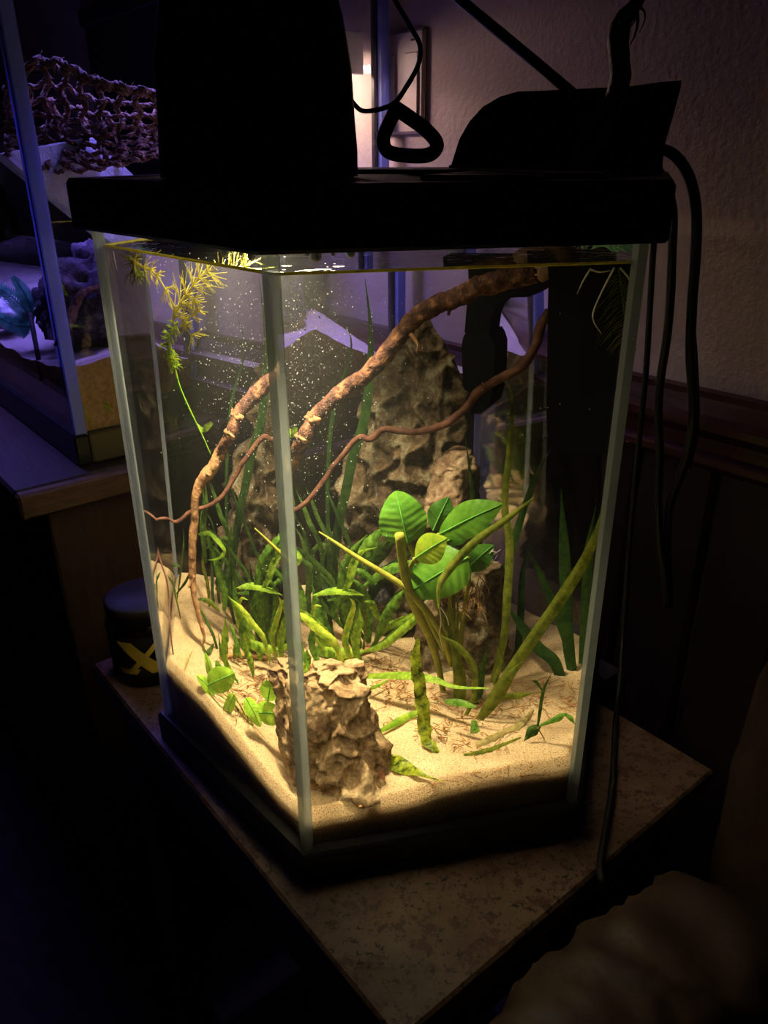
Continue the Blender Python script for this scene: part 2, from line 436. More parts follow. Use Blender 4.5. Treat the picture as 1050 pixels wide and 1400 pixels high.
M['stick'] = mat('dry_stick', (.10, .050, .028), (.19, .105, .060), 60, rough=.6, spec=.3, bump=(240, .6, .0015))
M['rock'] = rockmat('dragon_stone', (.60, .44, .24), (.32, .20, .095), (.075, .042, .026), 34, .05)
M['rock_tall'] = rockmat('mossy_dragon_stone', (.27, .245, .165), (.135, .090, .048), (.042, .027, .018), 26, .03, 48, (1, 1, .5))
M['rock_pale'] = rockmat('pale_dragon_stone', (.50, .38, .25), (.30, .19, .115), (.12, .065, .042), 40, .06)
M['cobble'] = rockmat('dark_cobble', (.42, .30, .20), (.085, .085, .105), (.035, .036, .05), 40, .03, 45, (1, 1, 1))
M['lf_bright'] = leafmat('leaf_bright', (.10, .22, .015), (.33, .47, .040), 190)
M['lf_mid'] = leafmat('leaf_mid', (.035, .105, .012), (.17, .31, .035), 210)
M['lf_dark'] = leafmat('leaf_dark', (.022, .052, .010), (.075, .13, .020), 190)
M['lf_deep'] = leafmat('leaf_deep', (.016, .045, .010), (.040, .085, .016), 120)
M['lf_yel'] = leafmat('leaf_yellow', (.18, .32, .018), (.52, .57, .06), 120)
M['lf_mott'] = leafmat('leaf_mottled', (.030, .045, .008), (.42, .50, .035), 130)
M['lf_olive'] = leafmat('leaf_olive', (.070, .095, .010), (.19, .205, .025), 120, .25)
M['lf_dead'] = leafmat('leaf_dead', (.26, .20, .07), (.44, .36, .14), 140, .25)
M['anub'] = leafmat('anubias_green', (.062, .185, .014), (.135, .30, .028), 46, .30, .30, .30)
M['anub_d'] = leafmat('anubias_dark', (.026, .088, .010), (.062, .165, .018), 46, .28, .32, .25)
M['anub_y'] = leafmat('anubias_young', (.20, .34, .020), (.38, .47, .035), 46, .36, .32, .2)
M['vein'] = leafmat('leaf_midrib', (.13, .38, .06), (.18, .44, .08), 60, .3)
M['lf_lime'] = leafmat('leaf_lime', (.22, .42, .025), (.40, .60, .06), 110)
M['drop'] = mat('water_drop_glint', (.85, .88, .9), rough=.08, spec=.8)  # white colour stands in for the bright glint on clear drops
M['stem'] = leafmat('plant_stem', (.22, .22, .030), (.34, .33, .050), 120, .2)
M['hornwort'] = leafmat('hornwort_yellow', (.62, .56, .08), (.85, .78, .20), 200, .4)
M['root'] = mat('brown_root', (.26, .12, .045), (.42, .23, .09), 120, rough=.8, spec=.1)
M['rootw'] = mat('white_root', (.55, .50, .42), (.75, .70, .60), 120, rough=.7, spec=.2)
M['float'] = leafmat('floating_leaf', (.16, .45, .36), (.30, .62, .50), 120, .3)
M['coir'] = mat('coir_rope', (.11, .058, .028), (.30, .165, .080), 260, rough=.8, spec=.25, bump=(700, .8, .0015))
M['white'] = mat('white_plastic', (.72, .70, .68), rough=.45)
M['plate'] = mat('wall_plate', (.62, .50, .44), rough=.45, spec=.4)
M['foam'] = mat('white_foam', (.68, .68, .74), (.80, .80, .84), 90, rough=.8, spec=.1, bump=(140, .7, .004))
M['lava'] = rockmat('purple_lava_rock', (.22, .17, .22), (.085, .065, .09), (.03, .024, .034), 60, .03, 60, (1, 1, 1))
M['teal'] = leafmat('teal_fern', (.12, .45, .36), (.25, .70, .58), 120)
M['jarglass'] = panemat('jar_glass', (.80, .72, .62), .05)
M['jarlid'] = mat('jar_lid', (.010, .009, .008), rough=.5, spec=.2)
M['jarfill'] = mat('jar_contents', (.050, .022, .012), (.10, .05, .025), 160, rough=.9, spec=.1, bump=(300, .6, .002))
M['jarlabel'] = mat('jar_label', (.018, .014, .012), rough=.5, spec=.3)
M['yellow'] = mat('yellow_print', (.85, .62, .07), rough=.6, spec=.2)
M['speck'] = mat('white_speck', (.95, .95, .92), rough=.6)
M['snail'] = mat('red_brown_snail', (.20, .06, .03), (.34, .12, .06), 120, rough=.35)
M['diff'] = emitmat('lamp_diffuser', LAMP_COL, 26.0)
M['diff_t'] = emitmat('terrarium_tube', TER_COL, .3)
M['diff_b'] = emitmat('terrarium_blue_tube', BLUE_COL, 2.0)
def watermats():
    g, nt, out = _new('water_side'); b = nt.nodes.new('ShaderNodeBsdfGlass'); b.inputs['IOR'].default_value = 1.333; b.inputs['Roughness'].default_value = 0
    b.inputs['Color'].default_value = (.985, .99, .975, 1); nt.links.new(b.outputs[0], out.inputs[0])
    if HAZE:
        vs = nt.nodes.new('ShaderNodeVolumeScatter'); vs.inputs['Density'].default_value = HAZE; vs.inputs['Anisotropy'].default_value = .45; nt.links.new(vs.outputs[0], out.inputs[1])
    t = panemat('water_surface', (.98, .99, .96), .03, .02); nt = t.node_tree
    gl = [n for n in nt.nodes if n.type == 'BSDF_GLOSSY'][0]
    o2 = [n for n in nt.nodes if n.type == 'OUTPUT_MATERIAL'][0]
    if HAZE:
        vs = nt.nodes.new('ShaderNodeVolumeScatter'); vs.inputs['Density'].default_value = HAZE; vs.inputs['Anisotropy'].default_value = .45; nt.links.new(vs.outputs[0], o2.inputs[1])
    nt.links.new(_bump(nt, _noise(nt, 70, 2), .25, .003), gl.inputs['Normal'])
    return g, t
M['wside'], M['wtop'] = watermats()

# ================================================================== the room
WALLB = 0.69
def struct(name, vf, m, smooth=False):
    return obj(name, *vf, m, kind='structure', smooth=smooth)
fl = struct('floor', abox(-1.6, 2.6, -1.4, .72, -.66, -.60), M['floor'])
wb = struct('wall_back', abox(-1.6, 2.6, WALLB, WALLB + .06, -.60, 1.5), M['wall'])
wb['label'] = 'tan textured wall behind the tanks'
# dark vertical boards below the chair rail, each a piece of the wall
pw = .085
base_plank = None
for i in range(42):
    a0 = -1.2 + i * pw
    if base_plank is None:
        base_plank = obj('wainscot_board', *abox(a0 + .002, a0 + pw - .002, WALLB - .014, WALLB - .001, -.585, .203, .004), M['panelwood'], wb, smooth=False)
    else:
        c = base_plank.copy(); COL.objects.link(c); c.parent = wb; c.location = tuple(AX * (i * pw))
prof = [(0, .196), (-.018, .196), (-.024, .203), (-.024, .209), (-.017, .214), (-.017, .226), (-.026, .236), (-.026, .243), (-.019, .248), (-.013, .262), (-.013, .268), (0, .268)]
tr = struct('trim_1', extrude_profile(prof, W(-1.2, WALLB, 0), BX, ZX, AX * 3.6), M['mahogany'])
tr['label'] = 'dark mahogany chair rail along the wall'
bs = struct('baseboard_back', abox(-1.2, 2.4, WALLB - .022, WALLB, -.60, -.49, .004), M['mahogany'])

# double switch plate on the wall
p = thing('switch_plate', 'pinkish two gang wall plate on the wall beside the big tank', 'wall plate', W(.80, WALLB, .493))
obj('plate', *abox(.762, .838, WALLB - .007, WALLB - .0005, .493, .601, .003), M['plate'], p, smooth=False)
for a0 in (.769, .810):
    obj('rocker', *abox(a0, a0 + .024, WALLB - .0095, WALLB - .0065, .513, .578, .0015), M['plate'], p, smooth=False)
for a0 in (.781, .822):
    for h in (.503, .590):
        obj('screw', *lathe(W(a0, WALLB - .008, h), [(.0, -.001), (.0028, -.001), (.0028, .001), (.0, .001)], 10), M['plate'], p)

# ================================================================== stone-topped table
p = thing('side_table', 'small table with speckled brown granite top under the aquarium', 'table', W(.456, .36, -.60))
obj('granite_top', *abox(.215, .698, .184, .531, -.022, 0, .0022), M['granite'], p, smooth=False)
obj('rear_board', *abox(.345, .600, .533, .592, -.045, -.0005, .003), M['blackmatte'], p, smooth=False)
obj('apron', *abox(.235, .68, .20, .528, -.10, -.022, .002), M['darkwood'], p, smooth=False)
for a0 in (.235, .64):
    for b0 in (.20, .487):
        obj('leg', *abox(a0, a0 + .04, b0, b0 + .04, -.60, -.10, .003), M['darkwood'], p, smooth=False)
obj('shelf', *abox(.245, .67, .21, .52, -.46, -.44, .003), M['darkwood'], p, smooth=False)

# ================================================================== hexagonal aquarium
aq = thing('hexagonal_aquarium', 'tall hexagonal glass aquarium with black rim and base on the granite table', 'aquarium', (*CEN, ZTAB))
obj('base_frame', *hex_sweep([(-.008, ZTAB + .0005), (.005, ZTAB + .0005), (.005, ZB - .002), (.003, ZB), (-.0049, ZB), (-.0049, ZTAB + .012), (-.008, ZTAB + .012)]), M['black'], aq, smooth=False, label='black plastic base frame')
obj('bottom_pane', *hex_plate(-.0055, ZTAB + .014, ZTAB + .019), M['pane'], aq, smooth=False)
obj('top_rim', *hex_sweep([(.0005, ZT - .001), (.008, ZT - .001), (.0095, ZT + .001), (.0095, ZT + .027), (.0075, ZT + .030), (-.012, ZT + .030), (-.012, ZT + .018), (.0005, ZT + .018)]), M['black'], aq, smooth=False, label='thick black plastic top rim')
lid = obj('lid', *hex_plate(-.0125, ZT + .0245, ZT + .0295), M['blackmatte'], aq, smooth=False)
for i in range(7):
    y = .060 + i * .046; half = .075 + .075 * min(1, y / .1) if y < .20 else max(.03, .15 - (y - .22) * .35)
    q = np.array([*F0, ZT + .0297]) + DX * y - EX * (-.06 if y < .22 else half)
    L = (half - .06 if y < .22 else 2 * half)
    obj('lid_slat', *box(q, EX * L, DX * .030, ZX * .003, .001), M['black'], lid, smooth=False)
for k in range(6):
    a = HX[k]; b = HX[(k + 1) % 6]; t = (b - a) / np.linalg.norm(b - a); _, n = panel(k)
    t3 = np.array([*t, 0.]); o = np.array([*a, ZB - .006]) + t3 * .0057 - n * GT
    obj('glass_pane', *box(o, t3 * (SIDE - .0114), n * GT, ZX * (ZT + .016 - ZB + .006)), M['pane'], aq, smooth=False)
for k in range(6):
    # mitred glass edges and the clear bead in the corner
    pc = hexpt(k); pi = hexpt(k, -GT); t1 = (HX[(k + 1) % 6] - HX[k]) / SIDE; t0 = (HX[(k - 1) % 6] - HX[k]) / SIDE; V = []
    for z in (ZB - .006, ZT + .016):
        V += [(*pc, z), (*(pc + t1 * .0056), z), (*(pi + t1 * .0036), z), (*(pi - (pc - pi) * .25), z), (*(pi + t0 * .0036), z), (*(pc + t0 * .0056), z)]
    obj('corner_seam', V, [[0, 1, 2, 3, 4, 5][::-1], [6, 7, 8, 9, 10, 11]] + [[i, (i + 1) % 6, 6 + (i + 1) % 6, 6 + i] for i in range(6)], M['edge'], aq, smooth=False, label='clear glass corner joint')

# water: refracting sides and bottom, a clear reflecting surface
ZW = ZT - .012
wo = -GT - .0003
V = [(*hexpt(k, wo), ZTAB + .0195) for k in range(6)] + [(*hexpt(k, wo), ZW) for k in range(6)]
Fw = [[k, (k + 1) % 6, 6 + (k + 1) % 6, 6 + k] for k in range(6)]
V = [np.array(v) for v in V]
def outward(V, F, c):
    out = []
    for q in F:
        n = np.cross(V[q[1]] - V[q[0]], V[q[2]] - V[q[0]]); m = sum(V[i] for i in q) / len(q)
        out.append(q if n @ (m - c) > 0 else q[::-1])
    return out
Fw = outward(V, Fw + [[0, 1, 2, 3, 4, 5], [6, 7, 8, 9, 10, 11]], np.array([*CEN, ZB + .2]))
w = obj('aquarium_water', V, Fw, M['wside'], label='clear water filling the hexagonal aquarium', cat='water', kind='stuff', smooth=False)
w.data.materials.append(M['wtop']); w.data.polygons[7].material_index = 1
# thin yellowish meniscus along the two front panes belongs to the water
obj('meniscus', *tube([np.array([*hexpt(k, wo - .0008), ZW + .0002]) for k in range(6)] , .0009, 6, closed=True), M['hornwort'], w)

# sand: closed body with an uneven top
NR, NS = 90, 30
so = -GT - .0012
V = []; Fs = []
ring = []
for k in range(6):
    for i in range(NS): ring.append(HEXDIR[k] * (1 - i / NS) + HEXDIR[(k + 1) % 6] * (i / NS))
NP = len(ring); RS = SIDE + so / math.cos(math.pi / 6)
for r_ in range(1, NR + 1):
    f = (r_ / NR) ** .8
    for d in ring:
        q = CEN + d * RS * f; e = RS * (1 - f) * .866
        V.append((q[0], q[1], ZB + sand_h(*q) - .010 * max(0., 1 - e / .0085) ** 1.3 + .0015))
V.append((*CEN, ZB + sand_h(*CEN))); ctr = len(V) - 1
for j in range(NP): Fs.append([ctr, j, (j + 1) % NP])
for r_ in range(NR - 1):
    for j in range(NP):
        j2 = (j + 1) % NP; Fs.append([r_ * NP + j, (r_ + 1) * NP + j, (r_ + 1) * NP + j2, r_ * NP + j2])
b0 = len(V); top0 = (NR - 1) * NP
for s in range(1, 5):
    for j, d in enumerate(ring):
        q = CEN + d * RS; zt_ = V[top0 + j][2]; V.append((q[0], q[1], zt_ + (ZTAB + .0205 - zt_) * s / 4))
prev = top0
for s in range(4):
    for j in range(NP):
        j2 = (j + 1) % NP; Fs.append([prev + j, b0 + s * NP + j, b0 + s * NP + j2, prev + j2])
    prev = b0 + s * NP
Fs.append([prev + j for j in range(NP)][::-1])
obj('aquarium_sand', V, Fs, M['sand'], label='pale yellow sand bed inside the hexagonal aquarium', cat='sand', kind='stuff')

for u, v, r_ in ((307, 344, .0026), (344, 350, .0022), (330, 346, .0012), (432, 349, .0030), (479, 345, .0024), (420, 346, .0014), (455, 347, .0012)):
    d = ray(u, v); k = 5 if u < 362 else 0; a_, n_ = panel(k); P = C0 + d * (((a_ - n_ * .001 - C0) @ n_) / (d @ n_))
    obj('drop', *sphere(P, r_, 12, 8, (1, 1, 1.2)), M['drop'], aq, label='water drop under the rim')

# ================================================================== aquarium lamp on the lid
LP = np.array([-.0755, .53, 0.]); ln = -LP / np.linalg.norm(LP); le = np.array([-ln[1], ln[0], 0.])   # front normal, right
z0 = ZT + .0305
lamp = thing('aquarium_lamp', 'black arch-shaped lamp housing standing on the aquarium lid', 'lamp', (*LP[:2], z0))
def arch(w, h, n=14):
    pts = [(-w * 1.035, 0), (-w * 1.025, .015), (-w, .03)]
    pts += [(-w * math.cos(math.pi * i / n), .03 + (h - .03) * math.sin(math.pi * i / n)) for i in range(1, n)]
    return pts + [(w, .03), (w * 1.02, .015), (w * 1.02, 0)]
V = []; Fl = []; HW, HH = .0575, .153
lay = [(-.030, .010), (-.022, .0022), (-.014, 0), (.018, 0), (.0255, .0022), (.0285, .0065), (.0295, .012)]
for dpt, ins in lay:
    for x, z in arch(HW - ins, HH - ins): V.append(LP + le * x + ln * dpt + ZX * (z0 + z))
n = len(arch(1, 2))
for i in range(len(lay) - 1):
    for j in range(n): j2 = (j + 1) % n; Fl.append([i * n + j, i * n + j2, (i + 1) * n + j2, (i + 1) * n + j])
Fl += [list(range(n))[::-1], [(len(lay) - 1) * n + j for j in range(n)]]
obj('housing', V, outward(V, Fl, LP + ZX * (z0 + .06)), M['black'], lamp)
obj('foot', *box(LP - le * .0565 - ln * .034 + ZX * (z0 - .0003), le * .113, ln * .062, ZX * .004, .0015), M['black'], lamp, smooth=False)
# light head below the lid
hd = LP + DX * .012
obj('light_head', *box(hd - le * .052 - ln * .026 + ZX * (ZT + .0165), le * .104, ln * .052, ZX * .0078, .002), M['blackmatte'], lamp, smooth=False)
obj('diffuser', *box(hd - le * .048 - ln * .022 + ZX * (ZT + .0145), le * .096, ln * .044, ZX * .0018), M['diff'], lamp, smooth=False, label='glowing warm white diffuser')
area_light('lamp_light', hd + ZX * (ZT + .0140), -ZX - DX * .16 - EX * .12, .060, .024, LAMP_W, LAMP_COL, lamp, math.radians(112))
# lettering on the front of the lamp
def text(body, x, z, size, parent, name='printed_text', m=None, align='LEFT'):
    cu = bpy.data.curves.new('t', 'FONT'); cu.body = body; cu.size = size; cu.align_x = align; cu.extrude = .00008; cu.resolution_u = 2
    to = bpy.data.objects.new('t', cu); COL.objects.link(to)
    me = to.to_mesh(); P = LP + ln * .02965 + le * x + ZX * (z0 + z)
    V = [P + le * v.co.x + ZX * v.co.y + ln * v.co.z for v in me.vertices]; F = [list(q.vertices) for q in me.polygons]
    to.to_mesh_clear(); bpy.data.objects.remove(to); bpy.data.curves.remove(cu)
    return obj(name, V, F, m or M['print'], parent, smooth=False)
def printline(x, z, words, hgt):
    """a line of print too small to read: one short bar for each word"""
    mb = MB(); P = LP + ln * .02955 + ZX * (z0 + z)
    for wl in words: mb.add(box(P + le * x, le * wl, ln * .0002, ZX * hgt)); x += wl + hgt * .55
    return obj('small_print', *mb, M['print'], lamp, smooth=False)
text('AVERTISSEMENT:', .0135, .0252, .0024, lamp); printline(.0345, .0252, [.0035, .005, .004, .006], .0011)
printline(.0135, .0222, [.009, .005, .007, .004, .008], .0011)
text('ATTENTION:', .0135, .0186, .0026, lamp); printline(.0300, .0186, [.005, .006, .0035, .007], .0011)
printline(.0135, .0156, [.004, .007, .005, .008, .006], .0011); printline(.0135, .0128, [.008, .004, .006, .005], .0011); printline(.0135, .0098, [.004, .005, .008, .003, .009], .0011)
printline(.0335, .0068, [.002, .0035], .0018)
for i, ww in enumerate(([.007], [.0075], [.005, .004, .003], [.008], [.0055])): printline(.0015 - sum(ww) / 2, .0165 - i * .0024, ww, .0011)
text('ETL', .0015, .0236, .0042, lamp, align='CENTER'); text('c', -.0062, .0222, .0022, lamp); text('us', .0074, .0222, .0022, lamp)
for r_ in (.0046, .0056):
    P = LP + ln * .0297 + le * .0015 + ZX * (z0 + .0251)
    obj('emblem_ring', *tube([P + le * r_ * math.cos(t) + ZX * r_ * math.sin(t) for t in np.linspace(0, 2 * math.pi, 33)[:-1]], .00022, 5, closed=True), M['print'], lamp)
for i, ww in enumerate(([.009, .006, .010], [.006, .008, .005, .009], [.007, .005, .008, .009], [.010, .007], [.008, .006, .009, .007], [.009, .006, .008, .004], [.012])):
    printline(-.0405, .0262 - i * .0031, ww, .0010)
P = LP + ln * .0297 - le * .0475 + ZX * (z0 + .020)
obj('emblem_ring', *tube([P + le * .0058 * math.cos(t) + ZX * .0085 * math.sin(t) for t in np.linspace(0, 2 * math.pi, 33)[:-1]], .00025, 5, closed=True), M['print'], lamp)
# ================================================================== behind the lid: hose loop, filter, cords
LZ = ZT + .033
def dpath(pts, dd, n): return spline([dryd(u, v, dd) if not hasattr(dd, '__len__') else dryd(u, v, dd[i]) for i, (u, v) in enumerate(pts)], n)
pts = [(545, 143), (531, 170), (524, 192), (532, 208), (560, 213), (585, 212), (597, 202), (594, 190), (578, 174), (556, 158), (541, 148)]
V, Fl = tube(dpath(pts, .26, 60), .0052, 12, flat=1.0)
obj('hose_loop', V, Fl, M['blackmatte'], label='black rubber strap bent into a triangular loop on the lid', cat='strap')
pts = [(522, -40), (540, 0), (562, 38), (574, 62), (572, 88), (556, 118), (536, 143), (500, 152), (484, 142), (470, 120)]
obj('lamp_cord', *tube(dpath(pts, .235, 70), .0017, 8), M['cable'], label='thin shiny black cord hanging down beside the lamp', cat='cord')
pts = [(600, -30), (632, 2), (690, 50), (750, 100), (800, 142), (830, 165)]
obj('thick_cable', *tube(dpath(pts, .36, 40), .0042, 10), M['cable'], label='thick black cable running diagonally down to the filter', cat='cable')

fil = thing('hang_on_filter', 'black hang-on filter at the back corner of the aquarium', 'filter', (*hexpt(2, -.03), ZB + .2))
# outer hood: outline given as seen, with real depth
def slab(outline, dd0, dd1, P):
    front = [P(u, v, dd0) for u, v in outline]; off = DX * (dd1 - dd0); n = len(front)
    V = front + [q + off for q in front]
    F = [list(range(n)), [n + i for i in range(n)][::-1]] + [[i, (i + 1) % n, n + (i + 1) % n, n + i] for i in range(n)]
    c = sum(V) / len(V)
    return V, outward(V, F, c)
hood = [(613, 238), (628, 190), (642, 166), (660, 146), (684, 132), (708, 125), (740, 124), (800, 121), (860, 118), (905, 112), (932, 110), (930, 122), (920, 160), (908, 200), (905, 238)]
obj('hood', *slab(hood, .31, .40, dryd), M['black'], fil, smooth=False)
obj('hood_lip', *slab([(612, 240), (614, 226), (906, 224), (906, 240)], .30, .312, dryd), M['black'], fil, smooth=False)
inb = [(748, 352), (750, 380), (749, 420), (748, 500), (747, 560), (748, 590), (753, 607), (766, 617), (790, 620), (830, 621), (852, 620), (858, 600), (862, 500), (866, 420), (868, 352)]
obj('pump_body', *slab(inb, .205, .25, lambda u, v, d: wet('R', u, v, d)), M['subblack'], fil, smooth=False)
# intake: elbow block, tube and strainer
el = [(640, 365), (742, 365), (742, 392), (736, 401), (722, 406), (700, 407), (688, 411), (678, 420), (672, 434), (669, 455), (635, 455), (638, 420), (641, 390)]
obj('intake_elbow', *slab(el, .305, .335, lambda u, v, d: wet('R', u, v, d)), M['subblack'], fil, smooth=False)
obj('strainer', *slab([(636, 456), (668, 456), (672, 462), (676, 474), (676, 500), (673, 540), (668, 556), (658, 566), (648, 566), (640, 556), (634, 530), (632, 500), (631, 474), (633, 462)], .300, .340, lambda u, v, d: wet('R', u, v, d)), M['subblack'], fil, smooth=False)

# ================================================================== cords hanging on the right
def cord(pts, bs, r_, label, name='power_cord', n=80):
    P = [dry(u, v, b=b) for (u, v), b in zip(pts, bs)]
    return obj(name, *tube(spline(P, n), r_, 8), M['cable'], label=label, cat='cord')
cord([(880, 208), (905, 204), (926, 216), (944, 246), (952, 290), (951, 350), (946, 420), (944, 480), (947, 530), (948, 570), (942, 615), (928, 655), (915, 690), (911, 740), (913, 790), (914, 830)],
     [.60] * 9 + [.615] * 7, .0042, 'thick black power cord arching over the rim, rightmost of the hanging cords')
cord([(900, 232), (912, 256), (920, 290), (919, 340), (917, 400), (912, 460), (903, 520), (900, 570), (902, 620), (899, 680), (902, 740), (909, 790), (913, 825)],
     [.595] * 6 + [.605] * 7, .0036, 'black power cord hanging second from the aquarium glass')
P = [dry(u, v, b=b) for u, v, b in [(900, 236, .57), (896, 300, .58), (892, 360, .59), (888, 430, .6), (883, 510, .605), (874, 600, .605), (866, 680, .60), (858, 780, .595)]]
P += [dry(851, 880, b=.575), dry(846, 945, b=.552)] + [dry(u, v, h=.004) for u, v in [(842, 982), (840, 1010), (838, 1060), (832, 1110), (825, 1150), (820, 1185)]]
P += [dry(818, 1200, h=.0035) - AX * .004 + ZX * -.004, dry(816, 1215, h=-.03)]
obj('power_cord', *tube(spline(P, 140), .0027, 8), M['cable'], label='thin black cord running down over the granite table edge', cat='cord')
cord([(947, 440), (951, 500), (953, 560), (950, 600), (941, 640)], [.612, .616, .618, .62, .62], .0022, 'slim black cord pressed against the rightmost thick cord', n=40)

# ================================================================== jar behind the aquarium
jc = dry(207, 911, h=0); jc[2] = ZTAB + .0008
jar = thing('food_jar', 'dark glass jar with yellow letter X label behind the aquarium', 'jar', jc)
obj('glass_body', *lathe(jc, [(0, 0), (.033, 0), (.0365, .003), (.0365, .060), (.033, .066), (.0325, .069), (.0305, .069), (.031, .065), (.0345, .059), (.0345, .005), (0, .003)], 40), M['jarglass'], jar)
obj('contents', *lathe(jc, [(0, .0045), (.0335, .0055), (.0335, .050), (.02, .052), (0, .0515)], 32), M['jarfill'], jar)
obj('lid', *lathe(jc, [(0, .084), (.032, .084), (.0345, .082), (.0345, .0665), (.0335, .066), (0, .0665)], 40), M['jarlid'], jar)
ja = math.atan2(-jc[1], -jc[0])
V = []; Fl = []
for i in range(19):
    t = ja - 1.25 + 2.5 * i / 18
    for z in (.012, .056): V.append(jc + np.array([.0367 * math.cos(t), .0367 * math.sin(t), z]))
for i in range(18): Fl.append([2 * i, 2 * i + 2, 2 * i + 3, 2 * i + 1])
lb = obj('label', V, Fl, M['jarlabel'], jar)
def onjar(x, z, r_=.0369): t = ja + x / .037; return jc + np.array([r_ * math.cos(t), r_ * math.sin(t), .012 + z])
def jarquad(pts):
    V = []; F = []; n, m = 8, 6
    (a, b), (c, d) = pts
    for i in range(n + 1):
        f = i / n; p = (a[0] + (b[0] - a[0]) * f, a[1] + (b[1] - a[1]) * f); q = (c[0] + (d[0] - c[0]) * f, c[1] + (d[1] - c[1]) * f)
        for j in range(m + 1): g = j / m; V.append(onjar(p[0] + (q[0] - p[0]) * g, p[1] + (q[1] - p[1]) * g))
    for i in range(n):
        for j in range(m): k = i * (m + 1) + j; F.append([k, k + 1, k + m + 2, k + m + 1])
    return V, F
mb = MB(); s = -.012
mb.add(jarquad((((s - .020, .040), (s + .012, .004)), ((s - .004, .040), (s + .028, .004)))))
mb.add(jarquad((((s + .020, .040), (s - .014, .004)), ((s + .027, .040), (s - .007, .004)))))
mb.add(jarquad((((s - .022, .010), (s + .002, .010)), ((s - .016, .004), (s - .002, .004)))))
obj('letter_x', *mb, M['yellow'], jar)

# ================================================================== leather recliner
rc = thing('leather_recliner', 'dark brown leather recliner with wrinkled padded arm, lower right corner', 'recliner', W(-.1, .2, -.60))
def cushion(name, P, rx, rz, e, wr, m, parent, seg=40, wf=38):
    """padded roll along P; rx sideways, rz up; e = squareness; wr = wrinkle depth"""
    n = len(P); V = []; F = []
    for i in range(n):
        f = i / (n - 1); cap = min(1, math.sin(math.pi * min(max(f, .0), 1)) * 6) ** .5 if 0 < f < 1 else 0.02
        t = P[min(i + 1, n - 1)] - P[max(i - 1, 0)]; t = t / np.linalg.norm(t); s = np.cross(t, ZX); s /= np.linalg.norm(s); u = np.cross(s, t)
        for j in range(seg):
            th = 2 * math.pi * j / seg; c, sn = math.cos(th), math.sin(th)
            x = math.copysign(abs(c) ** e, c) * rx; z = math.copysign(abs(sn) ** e, sn) * rz
            q = P[i] + s * x * cap + u * z * cap
            k = mn.noise(Vector((f * wf + 1.2 * mn.noise((f * 9, th * 1.5, 2)), th * 1.1, .5))); fold = -abs(k) ** .6 * wr * (1 if sn > -.3 else .3)
            d = s * c + u * sn; V.append(q + d * fold * cap)
    for i in range(n - 1):
        for j in range(seg): j2 = (j + 1) % seg; F.append([i * seg + j, i * seg + j2, (i + 1) * seg + j2, (i + 1) * seg + j])
    F += [list(range(seg))[::-1], [(n - 1) * seg + j for j in range(seg)]]
    return obj(name, V, F, m, parent)
cushion('arm', [W(.131 + .004 * math.sin(i * .2), -.28 + .72 * i / 89, .000 - .0005 * i) for i in range(90)], .070, .072, .85, .012, M['leather'], rc, wf=34)
obj('arm_panel', *abox(.085, .185, -.24, .40, -.55, -.02, .02), M['leather'], rc, smooth=False)
# back cushion: rounded block leaning back
V = []; Fl = []; nu, nv = 60, 48
bc = W(-.045, .56, .02)
for i in range(nv + 1):
    ph = -math.pi / 2 + math.pi * i / nv
    for j in range(nu):
        th = 2 * math.pi * j / nu
        def se(c, e): return math.copysign(abs(c) ** e, c)
        x = se(math.cos(ph), .55) * se(math.cos(th), .6) * .245; y = se(math.cos(ph), .55) * se(math.sin(th), .75) * .105; z = se(math.sin(ph), .6) * .36
        k = mn.noise((x * 14, y * 14, z * 6)) * .006 + mn.noise((x * 40 + z * 14, y * 40, z * 10)) * .0022
        q = bc - AX * (x * (1 + k * 12)) + BX * (y + z * .10 + k) + ZX * z; V.append(q)
for i in range(nv):
    for j in range(nu): j2 = (j + 1) % nu; Fl.append([i * nu + j, i * nu + j2, (i + 1) * nu + j2, (i + 1) * nu + j])
obj('backrest', V, Fl, M['leather'], rc)
obj('seat', *abox(-.38, .08, -.2, .47, -.42, -.22, .05), M['leather'], rc, smooth=False)
obj('frame', *abox(-.38, .17, -.18, .50, -.585, -.42, .01), M['leather'], rc, smooth=False)
for a0 in (-.36, .11):
    for b0 in (-.16, .44): obj('foot', *abox(a0, a0 + .04, b0, b0 + .04, -.60, -.585, .004), M['darkwood'], rc, smooth=False)

